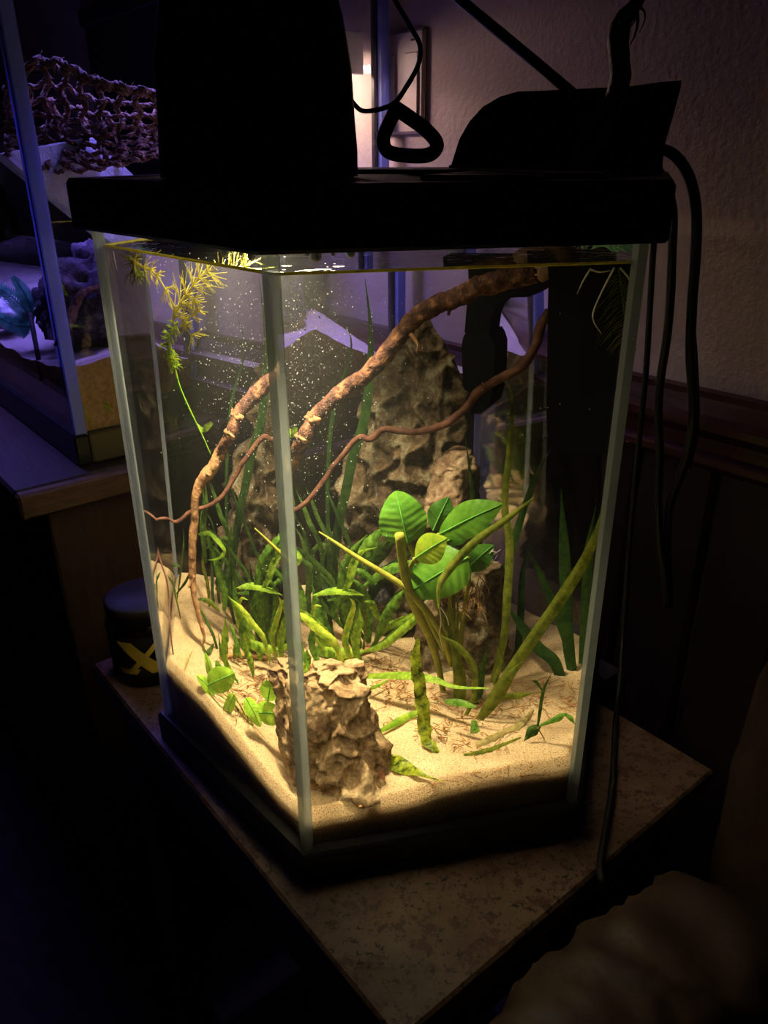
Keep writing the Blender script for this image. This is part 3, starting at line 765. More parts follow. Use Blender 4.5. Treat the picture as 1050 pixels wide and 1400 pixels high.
# ================================================================== rocks in the aquarium
def rock(name, rings, m, label, seg=72, n=84, pit=.25, pitf=(60, 60, 34), rough=.10, cat='rock', group=None, seed=0.0, rat=.8, fl=.12, parent=None):
    """rings: (side, left u, right u, v, depth[, depth ratio]) from bottom to top"""
    C = []; Rw = []; Rt = []; E1 = []
    for q in rings:
        s, u0, u1, v, dd = q[:5]; a = wet(s, u0, v, dd); b = wet(s, u1, v, dd); C.append((a + b) / 2); Rw.append(np.linalg.norm(b - a) / 2); Rt.append(q[5] if len(q) > 5 else rat)
        e = b - a; e[2] = 0; E1.append(e / np.linalg.norm(e))
    C = spline(C, n); Rw = lerp_list(Rw, n); Rt = lerp_list(Rt, n); e1 = sum(E1) / len(E1); e1 /= np.linalg.norm(e1); e2 = np.cross(ZX, e1)
    V = []; F = []; sd = Vector((seed, seed * 1.7, seed * .6))
    for i in range(n):
        for j in range(seg):
            th = 2 * math.pi * j / seg; d = e1 * math.cos(th) + e2 * math.sin(th) * Rt[i]
            r_ = Rw[i]; q = Vector(C[i] + d * r_) + sd; wq = q + mn.noise_vector(q * 45) * .006
            dist, _ = mn.voronoi(Vector((wq.x * pitf[0], wq.y * pitf[1], wq.z * pitf[2])))
            sc1 = max(0., 1 - (dist[0] / .62) ** 2)                        # scooped hollows with crests between them
            d2, _ = mn.voronoi(Vector((wq.x * pitf[0] * 2.4, wq.y * pitf[1] * 2.4, wq.z * pitf[2] * 2.1 + 5)))
            sc2 = max(0., 1 - (d2[0] / .55) ** 2)
            k = pit * min(1., r_ / .02) * (.0035 - .0115 * sc1 - .0042 * sc2 + .0034 * math.exp(-((dist[1] - dist[0]) / .13) ** 2))
            k += rough * min(r_, .03) * mn.fractal(q * 60, .9, 2.1, 4) + fl * min(r_, .03) * mn.noise((q.x * 55, q.y * 55, q.z * 9))
            k += .0016 * mn.noise(q * 260)
            nr_ = e1 * math.cos(th) + e2 * math.sin(th) / max(Rt[i], .3); nr_ /= np.linalg.norm(nr_)
            V.append(C[i] + d * r_ + nr_ * k + ZX * (.003 * mn.noise(q * 90)))
    for i in range(n - 1):
        for j in range(seg): j2 = (j + 1) % seg; F.append([i * seg + j, i * seg + j2, (i + 1) * seg + j2, (i + 1) * seg + j])
    F += [list(range(seg))[::-1], [(n - 1) * seg + j for j in range(seg)]]
    if parent is not None: return obj(name, V, F, m, parent)
    return obj(name, V, F, m, label=label, cat=cat, group=group)

fr = thing('dragon_stone', 'pitted brown dragon stone at the front corner of the aquarium', 'rock', onsand('R', 470, 1085))
rock('main_lobe', [('R', 432, 520, 1135, .050, .7), ('R', 428, 524, 1085, .050, .7), ('R', 420, 515, 1040, .055, .7), ('R', 416, 506, 1000, .060, .65), ('R', 418, 500, 960, .066, .6), ('R', 414, 498, 935, .072, .5), ('R', 424, 470, 915, .078, .5), ('R', 436, 452, 903, .080, .5)], M['rock'], '', pit=.75, pitf=(85, 85, 42), rough=.16, fl=.22, seed=3, parent=fr)
rock('front_knob', [('R', 420, 450, 1010, .040, .8), ('R', 417, 448, 975, .044, .8), ('R', 417, 440, 950, .048, .8), ('R', 420, 436, 937, .050, .8), ('R', 425, 432, 934, .051, .8)], M['rock'], '', seg=40, n=40, pit=.25, rough=.12, seed=8, parent=fr)
rock('rear_spire', [('R', 468, 520, 1060, .075, .8), ('R', 466, 516, 1000, .082, .7), ('R', 466, 503, 950, .090, .6), ('R', 464, 499, 920, .096, .6), ('R', 470, 496, 906, .098, .6), ('R', 478, 488, 902, .099, .6)], M['rock'], '', seg=48, n=56, pit=.6, rough=.16, fl=.2, seed=5, parent=fr)
rock('side_shoulder', [('R', 488, 536, 1070, .068, .8), ('R', 490, 534, 1035, .072, .8), ('R', 494, 520, 1000, .078, .8), ('R', 496, 512, 975, .080, .8), ('R', 499, 506, 966, .080, .8)], M['rock'], '', seg=44, n=48, pit=.6, rough=.18, fl=.2, seed=11, parent=fr)
rock('base_ledge', [('R', 448, 512, 1120, .052, .6), ('R', 440, 508, 1090, .050, .6), ('R', 446, 500, 1068, .050, .6), ('R', 460, 490, 1055, .050, .6)], M['rock'], '', seg=48, n=36, pit=.7, rough=.2, fl=.2, seed=14, parent=fr)

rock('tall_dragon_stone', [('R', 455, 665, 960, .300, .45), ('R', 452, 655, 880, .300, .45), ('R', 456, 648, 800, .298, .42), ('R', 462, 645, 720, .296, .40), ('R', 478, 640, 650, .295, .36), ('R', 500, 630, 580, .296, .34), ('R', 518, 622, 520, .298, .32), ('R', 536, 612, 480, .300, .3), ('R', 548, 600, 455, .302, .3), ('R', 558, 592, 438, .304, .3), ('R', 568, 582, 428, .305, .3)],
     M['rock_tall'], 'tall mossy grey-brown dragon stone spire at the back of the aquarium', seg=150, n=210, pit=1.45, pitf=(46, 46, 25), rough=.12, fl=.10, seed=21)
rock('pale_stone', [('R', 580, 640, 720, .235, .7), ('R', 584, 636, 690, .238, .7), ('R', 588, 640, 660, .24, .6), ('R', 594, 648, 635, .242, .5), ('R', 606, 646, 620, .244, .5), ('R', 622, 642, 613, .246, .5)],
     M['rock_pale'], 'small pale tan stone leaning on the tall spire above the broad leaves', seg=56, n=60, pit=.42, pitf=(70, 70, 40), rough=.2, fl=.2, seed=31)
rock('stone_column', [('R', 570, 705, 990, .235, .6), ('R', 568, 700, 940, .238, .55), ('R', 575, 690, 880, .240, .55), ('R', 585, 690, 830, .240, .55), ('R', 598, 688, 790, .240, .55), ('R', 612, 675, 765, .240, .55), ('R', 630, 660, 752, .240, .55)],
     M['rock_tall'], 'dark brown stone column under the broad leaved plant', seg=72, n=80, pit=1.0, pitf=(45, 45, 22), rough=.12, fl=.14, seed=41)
cobs = [(455, 800, 24, 17), (478, 822, 20, 15), (440, 832, 22, 18), (520, 815, 22, 20), (462, 858, 24, 19), (530, 862, 26, 24), (505, 845, 18, 15), (432, 868, 20, 16), (518, 885, 24, 20)]
cl = ['dark blue-grey cobble, topmost of the pile behind the middle fern', 'tan and grey cobble resting under the topmost dark cobble', 'dark cobble at the left end of the pile behind the fern', 'dark cobble at the upper right of the pile near the tall spire',
      'round dark cobble in the middle of the pile behind the fern', 'large grey-brown cobble at the foot of the tall spire', 'small dark cobble wedged in the middle right of the pile', 'small dark cobble low at the left of the pile', 'brown cobble half buried at the right foot of the pile']
for i, (u, v, rw, rh) in enumerate(cobs):
    P = wet('R', u, v, .275 + .012 * (i % 3)); gz = ZB + sand_h(P[0], P[1])
    k = .00062
    obj('cobble', *sphere(P, rw * k, 22, 16, (1, .9, rh / rw), .35, 55 + i), M['cobble'], label=cl[i], cat='stone', group='cobbles at the back of the aquarium')
P = onsand('R', 517, 1062, .004)
obj('snail', *lathe(P, [(0, -.002), (.003, -.0018), (.0048, .0005), (.0042, .003), (.0028, .0048), (.001, .006), (0, .0062)], 14), M['snail'], label='small reddish snail shell beside the front dragon stone', cat='snail')

# ================================================================== driftwood
dw = thing('driftwood_branch', 'knobbly reddish driftwood branch rising through the water and out of the lid', 'driftwood', onsand('L', 280, 885))
main = [wet('L', 278, 868, .176), wet('L', 272, 845, .178), wet('L', 263, 800, .182), wet('L', 262, 760, .184), wet('L', 265, 715, .186), wet('L', 267, 680, .187), wet('L', 276, 655, .188), wet('L', 290, 640, .188), wet('L', 302, 615, .188),
        np.array([-.0691, .5882, ZC - .1869]), np.array([-.0611, .5912, ZC - .1723]), wet('R', 464, 538, .192), wet('R', 486, 522, .194), wet('R', 505, 510, .196), wet('R', 535, 476, .199), wet('R', 560, 442, .202), wet('R', 585, 422, .206), wet('R', 620, 409, .210), wet('R', 655, 393, .214), wet('R', 690, 381, .218), wet('R', 735, 372, .222)]
rad = np.array([3.8, 6.2, 7.6, 8.0, 8.2, 8.4, 8.6, 9.6, 9.6, 9.6, 10.0, 10.6, 10.6, 10.4, 10.6, 11.0, 11.4, 12.0, 13.0, 13.5, 13.5]) * .00056
Pm = spline(main, 190)
Pm = [q + np.array([mn.noise(q * 60), mn.noise(q * 60 + 9), mn.noise(q * 60 + 20)]) * .0012 for q in Pm]
limb = obj('main_limb', *tube(Pm, rad, 18, .20, 150), M['bark'], dw)
limb.data.materials.append(M['bark_tan'])
for i, pl in enumerate(limb.data.polygons):
    if i // 18 + 5 * mn.noise((i % 18 * .5, i * .01, 0)) < 74: pl.material_index = 1
for f_, s_ in ((.15, 1.02), (.33, 1.10), (.455, 1.10), (.50, 1.10), (.56, 1.04), (.67, 1.02)):
    i = int(f_ * 189); r_ = np.interp(f_, np.linspace(0, 1, len(rad)), rad) * s_
    obj('knot', *sphere(Pm[i], r_, 18, 12, (1, 1, .8), .5, 330), M['bark_pale' if s_ > 1.09 else 'bark'], limb)
obj('side_twig', *tube(spline([wet('L', 264, 785, .182), wet('L', 261, 797, .180), wet('L', 257, 803, .178)], 10), [.0028, .0024, .0014], 8, .15, 200), M['bark_pale'], dw)
obj('side_twig', *tube(spline([wet('R', 552, 448, .203), wet('R', 562, 458, .199), wet('R', 571, 470, .197), wet('R', 570, 482, .197)], 12), [.0026, .0018, .001, .0006], 8, .2, 200), M['bark_pale'], dw)
obj('side_twig', *tube(spline([wet('R', 612, 411, .209), wet('R', 614, 424, .207), wet('R', 613, 431, .207)], 8), [.002, .0015, .001], 8, .2, 200), M['bark'], dw)
obj('frayed_tip', *tube(spline([wet('L', 276, 855, .176), wet('L', 279, 872, .175), wet('L', 276, 884, .174)], 10), [.0024, .0018, .0008], 7, .4, 260), M['bark_pale'], dw)
thin = [wet('R', 752, 425, .236), wet('R', 738, 448, .236), wet('R', 733, 472, .236), wet('R', 715, 500, .235), wet('R', 682, 519, .234), wet('R', 656, 533, .233), wet('R', 640, 556, .232), wet('R', 612, 578, .231), wet('R', 580, 590, .230), wet('R', 550, 589, .229), wet('R', 525, 587, .228), wet('R', 505, 600, .227),
        wet('L', 358, 600, .227), wet('L', 330, 636, .226), wet('L', 312, 668, .222), wet('L', 291, 688, .218), wet('L', 261, 700, .212), wet('L', 241, 713, .206), wet('L', 228, 708, .202), wet('L', 212, 712, .196)]
obj('thin_limb', *tube([q + np.array([mn.noise(q * 70), mn.noise(q * 70 + 9), mn.noise(q * 70 + 20)]) * .0012 for q in spline(thin, 130)], np.array([6.5, 6.5, 6.2, 6, 6, 5.8, 5.6, 5.2, 5, 4.8, 4.6, 4.4, 4.2, 4, 3.8, 3.5, 3.3, 3, 2.6, 2]) * .00056, 10, .14, 150), M['bark_dark'], dw)
sb = onsand('L', 237, 897)
obj('hanging_twig', *tube(spline([wet('L', 209, 718, .192), wet('L', 217, 760, .180), wet('L', 228, 795, .168), wet('L', 231, 830, .16), sb + ZX * .02, sb - ZX * .003], 30), [.0016, .0014, .0013, .0012, .001], 7, .1, 200), M['bark_dark'], dw)
up = [wet('R', 735, 372, .222), wet('R', 735, 372, .222) + EX * .035 + ZX * .025, dryd(792, 222, .27), dryd(812, 185, .275), dryd(838, 140, .28), dryd(848, 105, .28), dryd(845, 60, .28), dryd(850, 32, .28), dryd(866, 10, .28), dryd(884, -18, .28)]
obj('upper_stick', *tube(spline(up, 70), np.array([13, 13, 13, 13, 12.5, 12, 12, 11.5, 8, 6]) * .00060, 12, .10, 120), M['stick'], dw)
obj('cut_stub', *sphere(dryd(853, 30, .272), .0035, 10, 7, (1, .5, 1)), M['bark_pale'], dw)
for pts in ([(868, 8), (880, 14), (881, 28), (874, 45)], [(871, 14), (872, 30), (868, 48), (861, 62)], [(866, 18), (868, 26), (862, 38)]):
    obj('bark_shred', *tube(spline([dryd(u, v, .277) for u, v in pts], 12), [.0022, .002, .0014, .0006], 6, .2, 200, flat=.35), M['stick'], dw)

# ================================================================== plants
PXM = .00060
def leafR(parent, pts, w, m, **kw): return leaf(parent, 'R', pts, w, m, **kw)
def leafL(parent, pts, w, m, **kw): return leaf(parent, 'L', pts, w, m, **kw)
def leaf(parent, side, pts, w, m, d=None, name='leaf', **kw):
    """pts: (u, v, depth) from base to tip; w: widths in pixels of the photograph's scale"""
    P = [wet(side, u, v, dd) for u, v, dd in pts]
    kw.setdefault('twist', random.uniform(-.2, .2)); kw.setdefault('twist2', kw['twist'] + random.uniform(-.35, .35))
    w = [x * 1.14 for x in w]
    w = [x * PXM for x in w]
    wi = lerp_list(w, 24); w = [x * min(1., (1.02 - i / 23) * 2.6) ** .7 for i, x in enumerate(wi)]
    kw.setdefault('fold', .38)
    return obj(name, *ribbon(P, w, **kw), M[m], parent)
def dp(pts, d0, d1):
    n = len(pts) - 1; return [(u, v, d0 + (d1 - d0) * i / n) for i, (u, v) in enumerate(pts)]
STRAP = [8, 10, 10, 10, 9, 8, 5, 1]

# ---- middle fern
fm = thing('narrow_fern', 'bright green narrow leaved fern in the middle, left of the broad leaves', 'plant', onsand('R', 495, 893))
T = [([(491, 888), (480, 851), (472, 813), (468, 787), (460, 758)], [8, 17, 18, 14, 8, 5, 2], 'lf_mid', .215, .185),
     ([(504, 880), (503, 855), (502, 832), (493, 802), (474, 787)], [6, 14, 16, 14, 8, 2], 'lf_mid', .22, .195),
     ([(492, 812), (468, 807), (447, 809), (424, 815)], [4, 8, 9, 8, 2], 'lf_bright', .205, .19),
     ([(512, 884), (523, 851), (542, 821), (560, 800)], [4, 9, 14, 14, 10, 3], 'lf_mid', .215, .19),
     ([(497, 891), (523, 882), (548, 863), (571, 844), (590, 831)], [3, 9, 11, 11, 9, 3], 'lf_bright', .21, .185),
     ([(508, 884), (527, 859), (554, 846), (582, 832)], [3, 8, 10, 9, 3], 'lf_bright', .22, .19),
     ([(472, 785), (485, 766), (500, 748), (519, 728), (528, 720)], [6, 14, 20, 17, 9, 3], 'lf_mid', .215, .20),
     ([(469, 783), (481, 762), (497, 754), (517, 748)], [4, 7, 6, 5, 1], 'lf_bright', .20, .19),
     ([(497, 802), (523, 783), (548, 773), (570, 764)], [4, 12, 14, 10, 3], 'lf_mid', .21, .19),
     ([(493, 794), (508, 768), (522, 750), (535, 734)], [6, 16, 18, 12, 4], 'lf_dark', .235, .235),
     ([(500, 840), (515, 800), (545, 770), (575, 745)], [6, 14, 18, 12, 4], 'lf_deep', .245, .245),
     ([(424, 840), (422, 813), (424, 775), (418, 733), (405, 708)], [5, 7, 7, 6, 2], 'lf_dark', .245, .25),
     ([(478, 850), (472, 838), (453, 810), (428, 779), (400, 758)], [5, 7, 7, 6, 2], 'lf_dark', .235, .225),
     ([(476, 868), (472, 859), (453, 840), (437, 817), (430, 800)], [4, 6, 6, 5, 2], 'lf_dark', .235, .23),
     ([(468, 892), (453, 882), (436, 861), (418, 842), (402, 828)], [6, 15, 17, 14, 9, 3], 'lf_bright', .20, .175),
     ([(450, 890), (430, 870), (427, 845), (431, 829), (440, 829)], [3, 6, 6, 5, 3], 'lf_yel', .195, .18),
     ([(497, 891), (472, 893), (447, 891), (432, 876)], [4, 13, 15, 12, 4], 'lf_bright', .19, .175),
     ([(460, 912), (455, 900), (448, 888)], [8, 13, 12, 4], 'lf_bright', .175, .165),
     ([(418, 918), (418, 905), (420, 887)], [6, 13, 13, 3], 'lf_bright', .18, .175),
     ([(497, 888), (500, 850), (498, 820), (496, 800)], [3, 3, 3, 1], 'lf_olive', .20, .19),
     ([(455, 880), (445, 850), (438, 825), (430, 790), (432, 760)], [5, 8, 9, 8, 2], 'lf_mid', .225, .22),
     ([(520, 850), (512, 835), (507, 825), (498, 822)], [4, 9, 9, 3], 'lf_bright', .20, .19),
     ([(424, 812), (440, 770), (452, 735), (448, 715)], [3, 5, 4, 1], 'lf_dark', .26, .26),
     ([(420, 760), (436, 745), (448, 745), (456, 738)], [3, 6, 5, 1], 'lf_dark', .255, .25)]
for pts, w, m, d0, d1 in list(T):
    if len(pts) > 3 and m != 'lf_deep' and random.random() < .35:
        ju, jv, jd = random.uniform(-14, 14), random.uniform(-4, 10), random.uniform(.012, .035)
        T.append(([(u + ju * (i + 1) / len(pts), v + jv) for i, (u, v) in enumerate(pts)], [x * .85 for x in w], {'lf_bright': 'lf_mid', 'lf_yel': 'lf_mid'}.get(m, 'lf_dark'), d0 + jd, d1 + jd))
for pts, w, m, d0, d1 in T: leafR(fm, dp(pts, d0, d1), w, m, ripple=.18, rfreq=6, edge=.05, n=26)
obj('rhizome', *tube(spline([onsand('R', 470, 900, .004), onsand('R', 490, 892, .006), onsand('R', 515, 884, .004)], 16), [.002, .003, .002], 8, .2, 120), M['root'], fm)

# ---- left fern
fn = thing('narrow_fern', 'tall green narrow leaved fern clump seen through the left pane', 'plant', onsand('L', 325, 885))
T = [([(281, 770), (279, 740), (278, 716), (282, 688), (280, 658)], [5, 8, 9, 8, 2], 'lf_dark', .215, .22),
     ([(366, 862), (358, 834), (341, 792), (324, 766), (307, 745), (288, 726), (272, 708)], [4, 6, 7, 7, 6, 5, 1], 'lf_dark', .21, .20),
     ([(370, 800), (352, 762), (337, 722), (322, 684), (312, 655)], [4, 5, 5, 4, 1], 'lf_deep', .24, .25),
     ([(318, 790), (314, 739), (301, 705), (293, 680), (285, 660)], [4, 6, 6, 5, 1], 'lf_dark', .235, .235),
     ([(271, 731), (286, 729), (301, 743), (307, 754), (299, 764), (282, 766)], [3, 7, 8, 6, 5, 2], 'lf_bright', .20, .195),
     ([(306, 836), (307, 811), (299, 781), (293, 758), (282, 735)], [6, 12, 13, 12, 7], 'lf_mid', .205, .20),
     ([(321, 830), (320, 811), (318, 773), (312, 739)], [6, 9, 10, 5], 'lf_dark', .215, .215),
     ([(330, 870), (326, 840), (322, 815), (318, 790)], [6, 10, 11, 5], 'lf_mid', .205, .205),
     ([(348, 806), (354, 785), (362, 765), (374, 748), (390, 732)], [6, 12, 14, 11, 4], 'lf_mid', .20, .18),
     ([(356, 812), (368, 790), (376, 768), (392, 752)], [5, 9, 10, 4], 'lf_bright', .19, .17),
     ([(326, 804), (349, 803), (370, 807), (386, 814)], [3, 7, 8, 4], 'lf_bright', .195, .18),
     ([(368, 862), (367, 840), (367, 815), (362, 790), (358, 760)], [7, 12, 12, 9, 3], 'lf_dark', .205, .195),
     ([(370, 905), (360, 872), (347, 855), (330, 832), (312, 816)], [4, 9, 11, 10, 3], 'lf_yel', .165, .155),
     ([(318, 932), (309, 905), (308, 880), (309, 860), (307, 842)], [4, 12, 15, 13, 4], 'lf_bright', .130, .125),
     ([(347, 926), (343, 905), (337, 888), (333, 872)], [4, 13, 14, 6], 'lf_bright', .130, .125),
     ([(326, 935), (312, 912), (303, 893), (298, 866)], [3, 9, 10, 3], 'lf_mid', .135, .135),
     ([(378, 900), (372, 872), (377, 850), (384, 826), (380, 815)], [5, 8, 8, 6, 3], 'lf_yel', .165, .155),
     ([(385, 905), (384, 875), (390, 850), (392, 832)], [6, 11, 10, 3], 'lf_bright', .165, .155),
     ([(330, 900), (322, 875), (318, 860), (312, 850)], [4, 8, 7, 2], 'lf_mid', .17, .17),
     ([(342, 905), (332, 880), (330, 858), (335, 838)], [4, 8, 9, 3], 'lf_mid', .18, .175),
     ([(300, 900), (292, 870), (280, 845), (264, 818)], [4, 7, 7, 2], 'lf_dark', .185, .18),
     ([(286, 830), (284, 800), (278, 775), (275, 755)], [4, 7, 7, 2], 'lf_olive', .21, .205),
     ([(300, 835), (290, 825), (280, 820), (272, 822)], [4, 7, 6, 2], 'lf_olive', .20, .19),
     ([(352, 850), (345, 830), (352, 812), (360, 800)], [4, 8, 8, 3], 'lf_mid', .20, .19),
     ([(392, 800), (380, 785), (372, 780), (362, 782)], [4, 9, 8, 3], 'lf_mid', .20, .19)]
for pts, w, m, d0, d1 in list(T):
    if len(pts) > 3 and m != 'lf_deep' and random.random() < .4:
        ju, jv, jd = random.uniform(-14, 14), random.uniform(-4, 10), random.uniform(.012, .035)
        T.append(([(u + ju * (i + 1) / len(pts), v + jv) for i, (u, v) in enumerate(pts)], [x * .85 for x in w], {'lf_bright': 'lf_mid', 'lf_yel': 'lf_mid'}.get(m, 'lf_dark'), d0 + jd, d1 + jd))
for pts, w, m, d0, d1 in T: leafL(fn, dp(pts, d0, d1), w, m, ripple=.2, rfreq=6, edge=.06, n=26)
obj('rhizome', *tube(spline([onsand('L', 300, 900, .003), onsand('L', 330, 895, .005), onsand('L', 365, 900, .004)], 16), [.002, .003, .002], 8, .2, 120), M['root'], fn)

# ---- thin sprig at far left
sp = thing('thin_sprig', 'thin dark green sprig standing in the sand at the far left of the tank', 'plant', onsand('L', 247, 846))
for pts in ([(247, 846), (243, 828), (239, 810), (232, 775)], [(242, 820), (246, 790), (251, 745), (250, 724)], [(241, 812), (254, 795), (262, 775)], [(240, 808), (234, 795), (228, 785)], [(246, 775), (240, 772), (234, 778)]):
    leafL(sp, dp(pts, .205, .205), [2, 4, 4, 1], 'lf_dark', n=14, across=2)
obj('stem', *tube(spline([onsand('L', 247, 848, -.003), wet('L', 243, 828, .206), wet('L', 240, 808, .206)], 10), .0010, 6), M['stem'], sp)

# ---- small broad leaved plant, front left
nb = onsand('L', 338, 985)
na = thing('dwarf_anubias', 'small plant with round lime leaves at the front left', 'plant', nb)
def broad(parent, side, base, tip, wpx, m, d0, d1, cup=.25, droop=0.0, name='leaf', twist=0.0, heart=True, rip=.05):
    a = wet(side, *base, d0); b = wet(side, *tip, d1); mid = (a + b) / 2; L = np.linalg.norm(b - a)
    vd = mid - C0; vd /= np.linalg.norm(vd); mid = mid - vd * L * .10 + ZX * droop * L
    w = [max(.04, math.sin(math.pi * min(1, (i / 20) ** (.72 if heart else .88))) ** (.55 if heart else .8)) for i in range(21)]
    kw = dict(across=14, fold=.06, curl=cup, twist=twist, ripple=rip, rfreq=2, n=56, vein=.012)
    V, F = ribbon([a, mid, b], [x * wpx * PXM for x in w], **kw)
    o = obj(name, V, F, M[m], parent)
    c = [V[i * 15 + 7] for i in range(0, 56, 2)]; nn = -vd
    obj('midrib', *tube([np.array(q) + nn * .00025 for q in c], [.0007, .0005, .0002], 5), M['vein'], o)
    return o
for base, tip, w, m, d0, d1 in [((288, 935), (317, 922), 26, 'lf_lime', .085, .082), ((291, 946), (271, 926), 20, 'lf_lime', .088, .086), ((366, 956), (369, 934), 24, 'lf_lime', .080, .078), ((338, 958), (354, 990), 25, 'lf_lime', .076, .070), ((355, 975), (384, 976), 24, 'lf_lime', .076, .074),
                               ((318, 953), (303, 985), 13, 'lf_lime', .082, .076), ((288, 925), (281, 896), 13, 'lf_lime', .092, .092), ((302, 925), (296, 905), 13, 'lf_mid', .10, .10)]:
    c = ((base[0] + tip[0]) / 2, (base[1] + tip[1]) / 2); k = 1.25
    broad(na, 'L', (c[0] + (base[0] - c[0]) * k, c[1] + (base[1] - c[1]) * k), (c[0] + (tip[0] - c[0]) * k, c[1] + (tip[1] - c[1]) * k), w * 1.35, m, d0, d1, cup=.15)
for base in [(288, 935, .085), (291, 946, .088), (366, 956, .080), (338, 958, .076), (355, 975, .076), (318, 953, .082), (302, 925, .1)]:
    q = wet('L', *base); obj('stem', *tube(spline([nb + ZX * .001, (nb + q) / 2 + ZX * .004, q], 12), [.0009, .0008, .0006], 6), M['stem'], na)
obj('rhizome', *tube(spline([onsand('L', 312, 950, .002), onsand('L', 325, 970, .003), onsand('L', 345, 992, .002)], 14), .0018, 7, .2, 150), M['stem'], na)

# ---- broad leaved anubias in the centre
ab_ = onsand('R', 628, 955)
an = thing('broad_anubias', 'broad glossy green leaves on the central anubias plant', 'plant', ab_)
A = [((558, 743), (541, 671), 60, 'anub', .165, .172, True), ((600, 731), (687, 689), 46, 'anub', .180, .172, False), ((592, 726), (614, 679), 34, 'anub_d', .19, .195, False), ((567, 764), (611, 736), 40, 'anub_y', .155, .150, False),
     ((640, 762), (556, 812), 66, 'anub', .175, .160, True), ((636, 780), (675, 745), 34, 'anub_d', .20, .20, False), ((608, 742), (644, 722), 26, 'anub_d', .19, .19, False), ((620, 790), (560, 770), 44, 'anub_d', .195, .185, True)]
for b, t, w, m, d0, d1, h in A: broad(an, 'R', b, t, w, m, d0, d1, heart=h, cup=.18 if h else .1)
for pts, r_, m in [([(560, 745, .168), (575, 775, .185), (600, 830, .20), (618, 885, .20)], 4.5, 'stem'), ([(600, 731, .18), (608, 770, .195), (618, 830, .20), (622, 880, .20)], 4.5, 'stem'), ([(567, 764, .156), (560, 790, .17), (588, 850, .19), (612, 900, .19)], 3.5, 'stem'), ([(640, 762, .176), (640, 800, .20), (632, 860, .20), (628, 900, .20)], 4, 'stem')]:
    obj('stem', *tube(spline([wet('R', *q) for q in pts], 20), [r_ * PXM * .8, r_ * PXM, r_ * PXM], 7), M[m], an)
cs = [(546, 730, .150), (552, 775, .155), (561, 813, .16), (573, 842, .168), (588, 872, .176), (598, 905, .182), (606, 945, .186)]
obj('cut_stem', *tube(spline([wet('R', *q) for q in cs], 34), np.array([7.5, 7.5, 7.8, 7.5, 6.8, 6, 5]) * PXM * .8, 9, .05, 200), M['stem'], an)
ls = [(436, 727, .150), (460, 743, .151), (485, 760, .152), (523, 783, .154), (552, 802, .156), (570, 820, .160), (592, 848, .168), (606, 872, .176), (618, 910, .184)]
obj('long_stem', *tube(spline([wet('R', *q) for q in ls], 40), np.array([1.2, 3, 4.2, 5, 5.6, 6.2, 6.2, 6, 6]) * PXM * .75, 8), M['stem'], an)
for i in range(16):
    u0, v0 = random.uniform(640, 662), random.uniform(760, 790); q = wet('R', u0, v0, .205); L = random.uniform(.012, .024)
    d = EX * random.uniform(.6, 1) + ZX * random.uniform(-.15, .7) + DX * random.uniform(-.4, .1)
    obj('root', *tube(spline([q, q + d * L * .5 + ZX * random.uniform(-.004, .003), q + d * L + ZX * random.uniform(-.004, .006)], 10), [.0005, .0004, .0002], 5), M['rootw'], an)
for i in range(26):
    u0, v0 = random.uniform(610, 660), random.uniform(780, 812); q = wet('R', u0, v0, .2)
    obj('root', *tube(spline([q, q + EX * random.uniform(-.008, .008) - ZX * .01, q + EX * random.uniform(-.012, .012) - ZX * random.uniform(.014, .03) - DX * .004], 9), [.0004, .0003], 4), M['root'], an)
for pts in ([(600, 826), (603, 850), (601, 868), (606, 890)], [(602, 830), (610, 842), (614, 855)]):
    obj('root', *tube(spline([wet('R', u, v, .165) for u, v in pts], 12), [.0005, .0003], 5), M['rootw'], an)

# ---- strap leaved plants
S1 = [(600, 832), (599, 809), (607, 789), (627, 763), (655, 736), (691, 711), (730, 681)]
obj('loose_strap_leaf', *ribbon([wet('R', u, v, .135 + .004 * i) for i, (u, v) in enumerate(S1)], [x * PXM for x in [2, 5, 9, 11, 11, 10, 8, 2]], fold=.3, n=30), M['lf_olive'], label='long pale olive strap leaf slanting across in front of the broad leaves', cat='leaf')
v1 = thing('eelgrass', 'upright eelgrass with dim green strap leaves in the middle right', 'plant', onsand('R', 672, 950))
for pts, w, m, d0, d1 in [([(670, 948), (684, 896), (691, 857), (693, 823), (696, 777), (696, 731), (690, 690), (696, 620), (700, 568), (697, 530), (676, 512)], [8, 9, 10, 10, 10, 9, 8, 7, 6, 3], 'lf_olive', .21, .26),
                          ([(668, 948), (684, 860), (690, 790), (707, 725), (731, 654), (755, 611)], [8, 10, 10, 10, 8, 3], 'lf_deep', .23, .27),
                          ([(660, 945), (652, 880), (648, 760), (646, 676), (636, 598)], [6, 8, 9, 8, 3], 'lf_dark', .26, .225),
                          ([(690, 955), (706, 900), (712, 840), (715, 780), (728, 735)], [8, 9, 9, 8, 3], 'lf_deep', .25, .26),
                          ([(671, 950), (664, 900), (656, 860), (640, 800)], [6, 8, 7, 3], 'lf_deep', .25, .25)]:
    leafR(v1, dp(pts, d0, d1), w, m, n=34, fold=.2, twist=random.uniform(-.2, .2))
v2 = thing('eelgrass', 'thick eelgrass blades leaning towards the right edge of the aquarium', 'plant', onsand('R', 654, 990))
